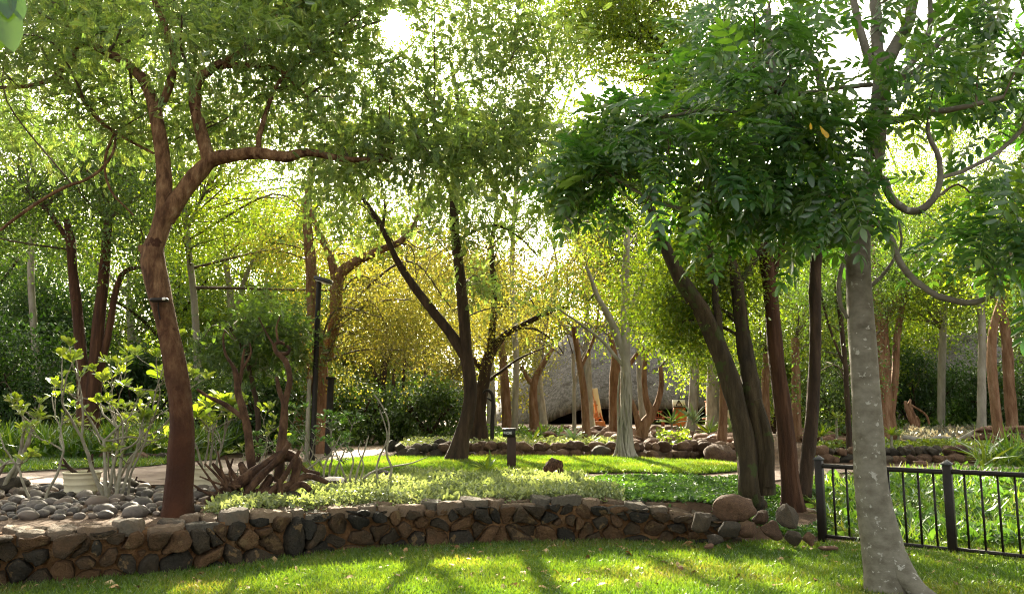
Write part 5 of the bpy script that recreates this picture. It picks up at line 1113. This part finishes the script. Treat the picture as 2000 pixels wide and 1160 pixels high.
# --- things on the terrace in front of the hall
Yt = 45.0
def tp_(px, py): return P(px, py, Yt)
zfl = gz(8, Yt)
p = PG(1168, Yt); root = empty('display_easel', p, 'tall easel of two pale boards leaning back on an orange wooden stand before the hall', 'easel')
ta = math.radians(9)
R_ = roty(-.14) @ rotx(-.18)
H = (832 - 757) * Yt / FPX
for sx, name in ((-1, 'board'), (1, 'board')):
    g = Geo(); g.box(p + R_ @ np.array([sx * .155 + .02 * (sx > 0), 0, H * .60]), (.30 if sx > 0 else .24, .04, H * .80), R_, bev=.006); g.build('board', M['pale_wood'], root, p)
g = Geo(); g.box(p + R_ @ np.array([0.01, -.03, H * .5]), (.035, .05, H * .98), R_)
for sx in (-1, 1): g.box(p + R_ @ np.array([sx * .10 - .03, -.06, H * .36]), (.05, .05, H * .62), R_)
g.box(p + R_ @ np.array([0, -.055, H * .55]), (.34, .03, .05), R_); g.box(p + R_ @ np.array([0, -.075, H * .22]), (.62, .10, .05), R_)
g.build('frame', M['orange_wood'], root, p)
g = Geo()
for sx in (-1, 1): cyl_between(g, p + np.array([sx * .38, -.25, -.02]), p + np.array([sx * .10, 0, .75]), .05, .05, 8)
cyl_between(g, p + np.array([.1, .9, 0]), p + R_ @ np.array([0, .05, H * .62]), .035, .035, 8); g.box(p + np.array([0, -.1, .17]), (.72, .4, .30), roty(.0), bev=.03); g.build('stand', M['orange_wood'], root, p)
p = PG(1157, Yt - .3); root = empty('pedestal', p, 'white tapering pedestal with a terracotta pot on top, left of the easel', 'pedestal')
g = Geo(); tube(g, [p + np.array([0, 0, z]) for z in (0, .1, .42, .46)], [.20, .17, .11, .13], 14); g.build('stand', M['white'], root, p, True)
p2_ = p + np.array([0, 0, .46]); g = Geo(); tube(g, [p2_ + np.array([0, 0, z]) for z in (0.0, .03, .2, .24)], [.07, .08, .12, .125], 14); tag(g.build('terracotta_pot', M['terra'], None, p2_, True), 'small terracotta pot standing on the white pedestal', 'pot')
# red bench
p = PG(1268, Yt + .5); root = empty('garden_bench', p, 'red slatted wooden bench with arms behind the orange multi stemmed tree', 'bench')
W_ = 1.55; g = Geo(); g.box(p + np.array([0, 0, .42]), (W_, .48, .05), bev=.01); g.build('seat', M['red_wood'], root, p)
g = Geo(); g.box(p + np.array([0, .22, .86]), (W_, .05, .07)); g.box(p + np.array([0, .22, .52]), (W_, .05, .05))
for k in range(11): g.box(p + np.array([-W_ / 2 + .08 + k * (W_ - .16) / 10, .22, .685]), (.05, .03, .28))
g.build('backrest', M['red_wood'], root, p)
for sx in (-1, 1):
    for sy in (-1, 1): g = Geo(); g.box(p + np.array([sx * (W_ / 2 - .04), sy * .21, .20 if sy < 0 else .2]), (.07, .07, .40)); g.build('leg', M['red_wood'], root, p)
    g = Geo(); g.box(p + np.array([sx * (W_ / 2 - .04), -.02, .66]), (.08, .5, .05)); g.box(p + np.array([sx * (W_ / 2 - .04), -.21, .545]), (.06, .06, .18)); g.build('armrest', M['red_wood'], root, p)
p = PG(1303, Yt + .2); root = empty('side_table', p, 'small low red table right of the red bench', 'table')
g = Geo(); g.box(p + np.array([0, 0, .52]), (.55, .45, .05), bev=.01); g.build('tabletop', M['red_wood'], root, p)
for sx in (-1, 1):
    for sy in (-1, 1): g = Geo(); g.box(p + np.array([sx * .23, sy * .18, .2475]), (.05, .05, .495)); g.build('leg', M['red_wood'], root, p)
# orange sign stand
p = PG(1326, Yt - .5); root = empty('sign_stand', p, 'orange tapering wooden stand holding a cream board with a dark emblem', 'sign stand')
h = 1.06; g = Geo(); V = np.array([(-.40, -.16, 0), (.46, -.16, 0), (.34, -.05, h), (-.31, -.05, h), (-.40, .2, 0), (.46, .2, 0), (.34, .02, h), (-.31, .02, h)]) + p
g.add(V, [(0, 1, 2, 3), (5, 4, 7, 6), (1, 5, 6, 2), (4, 0, 3, 7), (3, 2, 6, 7)]); g.build('front_panel', M['orange_wood'], root, p)
g = Geo(); g.box(p + np.array([0.02, -.08, h + .04]), (.72, .2, .04)); g.build('ledge', M['dark_wood'], root, p)
Rb = rotx(-.22); c = p + np.array([0, -.03, h + .24]); g = Geo(); g.box(c, (.70, .03, .36), Rb); bo = g.build('board', M['white'], root, p)
g = Geo()
for pts in ([(-.16, -.13), (-.02, .14)], [(.16, -.13), (.02, .14)], [(-.09, -.03), (.09, -.03)], [(-.17, -.14), (.17, -.14)], [(0, .0), (0, .15)]):
    a, b = np.array(pts[0]), np.array(pts[1]); d = b - a; an = math.atan2(d[1], d[0]); m = (a + b) / 2
    g.box(c + Rb @ np.array([m[0], -.02, m[1]]), (np.linalg.norm(d) + .03, .008, .05), Rb @ roty(-an))
em = g.build('emblem', M['post'], None, p); em.parent = bo; em.location = (0, 0, 0)
p = PG(1427, 40); root = empty('notice_board', p, 'small white notice board on a thin post left of the mossy trunks', 'sign')
g = Geo(); g.box(p + np.array([0, 0, .35]), (.05, .05, .72)); g.build('post', M['dark_wood'], root, p); g = Geo(); g.box(p + np.array([0, -.04, .72]), (.34, .02, .44)); bo = g.build('board', M['white'], root, p)
g = Geo(); g.box(p + np.array([0, -.053, .72]), (.15, .004, .24)); pc = g.build('picture', M['iron_top'], None, p); pc.parent = bo
g = Geo(); p = PG(1382, 43); g.box(p + np.array([0, 0, .68]), (.16, .16, 1.36), bev=.01); g.box(p + np.array([0, 0, 1.40]), (.22, .22, .06)); g.box(p + np.array([-.12, 0, .5]), (.3, .3, .06)); tag(g.build('wooden_pillar', M['orange_wood'], None, p), 'orange wooden pillar left of the broad pale trunk under the thatch eave', 'pillar')

# --- aloes and small plants of the terrace
LS['aloe'] = T_big(.075, .35)
def aloe(px, Y, size, n, h, label, leaf='lf_aloe', seed=1, up=.45):
    r = np.random.default_rng(seed + int(px)); b = PG(px, Y); root = empty('aloe', b, label, 'plant'); g = Geo(); top = b + np.array([0, 0, h])
    if h > .08:
        tube(g, [b, (b + top) / 2 + r.normal(size=3) * .02, top], [.04, .035, .03], 7, .1); g.build('stem', M['bk_stem'], root, b, True)
    g = Geo(); a = np.arange(n) * 2.4 + r.uniform(0, 6); el = np.linspace(.1, 1.2, n); d = np.stack([np.cos(a) * np.cos(el), np.sin(a) * np.cos(el), np.sin(el) + up * .4], -1)
    ups = np.stack([-np.cos(a) * .6, -np.sin(a) * .6, np.ones(n)], -1)
    scatter(g, LS['aloe'], np.repeat(top[None], n, 0), frames(d, ups, r, .08), size * r.uniform(.75, 1.15, n), r.random(n)); g.build('leaves', M[leaf], root, b); return root
for k, (px, Y, sz, n, h, lab, lf) in enumerate([(1312, 30, .75, 16, .35, 'dark spiky aloe left of the orange sign stand', 'lf_mid'), (1355, 30, .8, 18, .4, 'pale spiky aloe with long leaves right of the orange sign stand', 'lf_aloe'), (1385, 26, .6, 22, .1, 'low bright green aloe on the red stones left of the orange trunk', 'lf_bright'), (1330, 27, .45, 18, .1, 'low dark green aloe below the orange sign stand', 'lf_dark'),
        (1432, 23, .6, 18, .15, 'pale arching plant beside the mossy trunks', 'lf_aloe'), (1120, 21, .45, 20, .05, 'grey green aloe left of the slim orange trunk', 'lf_aloe'), (1062, 23, .5, 20, .05, 'upright green agave right of the sign post', 'lf_mid'), (1095, 22.5, .42, 20, .05, 'green tufted plant between the agave and the slim orange trunk', 'lf_cover'), (1150, 18.9, .34, 26, .02, 'silvery tuft above the border rocks left of the fig trunk', 'lf_silver'),
        (1185, 19, .32, 26, .02, 'silvery tuft touching the fig trunk on its left', 'lf_silver'), (1600, 19, .5, 18, .25, 'bright green upright plant between the dark slim trunk and the grey trunk', 'lf_bright'), (1738, 18.3, .28, 22, .42, 'small palm like succulent on a pale stem right of the grey trunk', 'lf_bright'), (1752, 19.5, .25, 20, .25, 'small succulent on a short stem behind the palm like one', 'lf_shrub'), (1655, 20, .3, 22, .55, 'tall stemmed succulent behind the first railing post', 'lf_bright'), (1632, 20.6, .3, 22, .65, 'tall stemmed succulent left of the other by the grey trunk', 'lf_shrub'), (1820, 21, .25, 18, .1, 'small grey succulent in front of the driftwood sculpture', 'lf_grey'),
        (952, 14.0, .38, 16, .02, 'grassy green tuft growing left of the sign post foot', 'lf_weed'), (1040, 20.5, .4, 22, .02, 'green strappy tuft behind the sign post', 'lf_weed'), (1470, 19, .5, 16, .1, 'green strappy plant behind the mossy trunks', 'lf_weed')]):
    aloe(px, Y, sz, n, h, lab, lf, k)
# --- driftwood on the right bed
spec_thing('driftwood_sculpture', 'splintered upright driftwood with one long bent arm before the dark shrubs', 'driftwood', (1785, 828), 24, [[(1785, 832, 6), (1778, 815, 6), (1772, 800, 5), (1768, 783, 3)], [(1786, 832, 5), (1780, 805, 5), (1776, 790, 4), (1779, 780, 2)], [(1790, 832, 5), (1784, 812, 4), (1780, 795, 3)], [(1778, 790, 2.5), (1795, 800, 2.5), (1810, 812, 2.5), (1815, 828, 2.5)], [(1792, 832, 4), (1788, 815, 3), (1783, 803, 2)], [(1795, 834, 3), (1795, 820, 2), (1790, 812, 1.5)]], 'bk_orange', rough=.15)
spec_thing('fallen_log', 'split fallen log lying across the grey succulents on the right bed', 'log', (1850, 862), 19.6, [[(1762, 853, 5), (1790, 858, 6), (1812, 864, 5)], [(1812, 864, 4), (1830, 855, 5), (1850, 857, 6), (1875, 862, 7)], [(1850, 868, 5), (1875, 858, 5), (1903, 842, 4)]], 'bk_pale', rough=.15)
# --- far lamp bollard (dark stem beside the orange bark tree)
p = PG(643, 18.5); g = Geo(); tube(g, [p + np.array([0, 0, -.05]), p + np.array([.02, 0, 1.75])], [.085, .075], 12); g.box(p + np.array([.02, 0, 1.78]), (.2, .2, .06), bev=.01)
tag(g.build('dark_bollard', M['iron'], None, p), 'dark round bollard right beside the orange bark tree', 'bollard')
# --- dry leaves on the lawn
LV = []
for k in range(5):
    V, F = T_big(.24, .12); r = np.random.default_rng(40 + k); V = V.copy(); V[:, 2] += .18 * V[:, 0] * r.normal() + .12 * np.sin(V[:, 1] * 5 + r.uniform(0, 6)) + .06
    o = mesh_np('fallen_leaf', V - np.array([0, .5, 0]), [F], M['dry_leaf']); LV.append(o.data); bpy.data.objects.remove(o)
r = np.random.default_rng(88); cnt = 0
while cnt < 260:
    px = r.uniform(20, 1990); py = r.uniform(1060, 1158) if r.random() < .65 else 1060 + 25 * r.random()
    q = flat(px, py)
    if q[1] > wall_y(q[0]) - .16 or (px > 1600 and py < 1075): continue
    o = bpy.data.objects.new('fallen_leaf', LV[r.integers(5)]); COL.objects.link(o); s_ = r.uniform(.055, .125)
    o.location = (q[0], q[1], .035 + .01 * r.random()); o.rotation_euler = (r.normal() * .25, r.normal() * .25, r.uniform(0, 6.28)); o.scale = (s_, s_, s_)
    tag(o, 'curled dry brown leaf lying on the grass of the front lawn', 'leaf', 'dry leaves on the front lawn'); cnt += 1
for px, py, lab in [(1230, 1092, 'bright orange leaf standing out on the lawn in front of the green groundcover'), (1088, 1130, 'orange leaf lying on the sunlit lawn near the bottom centre')]:
    q = flat(px, py); me = LV[0].copy(); me.materials.clear(); me.materials.append(M['orange_leaf']); o = bpy.data.objects.new('fallen_leaf', me); COL.objects.link(o)
    o.location = (q[0], q[1], .05); o.rotation_euler = (.5, .2, 1.2); o.scale = (.12,) * 3; tag(o, lab, 'leaf')
g = Geo()
for px, py in [(1583, 240), (1601, 246), (1606, 252)]:
    pp = P(px, py, 6.0); scatter(g, LS['obo'], pp[None], frames(np.array([[.2, -.2, -1.]]), np.array([[.3, -1, .3]]), r, .2), np.array([.085]), np.array([.5]))
g.build('yellow_leaves', M['lf_yellow'], next(o for o in COL.objects if o.name.startswith('smooth_grey_tree')), next(o for o in COL.objects if o.name.startswith('smooth_grey_tree')).location)
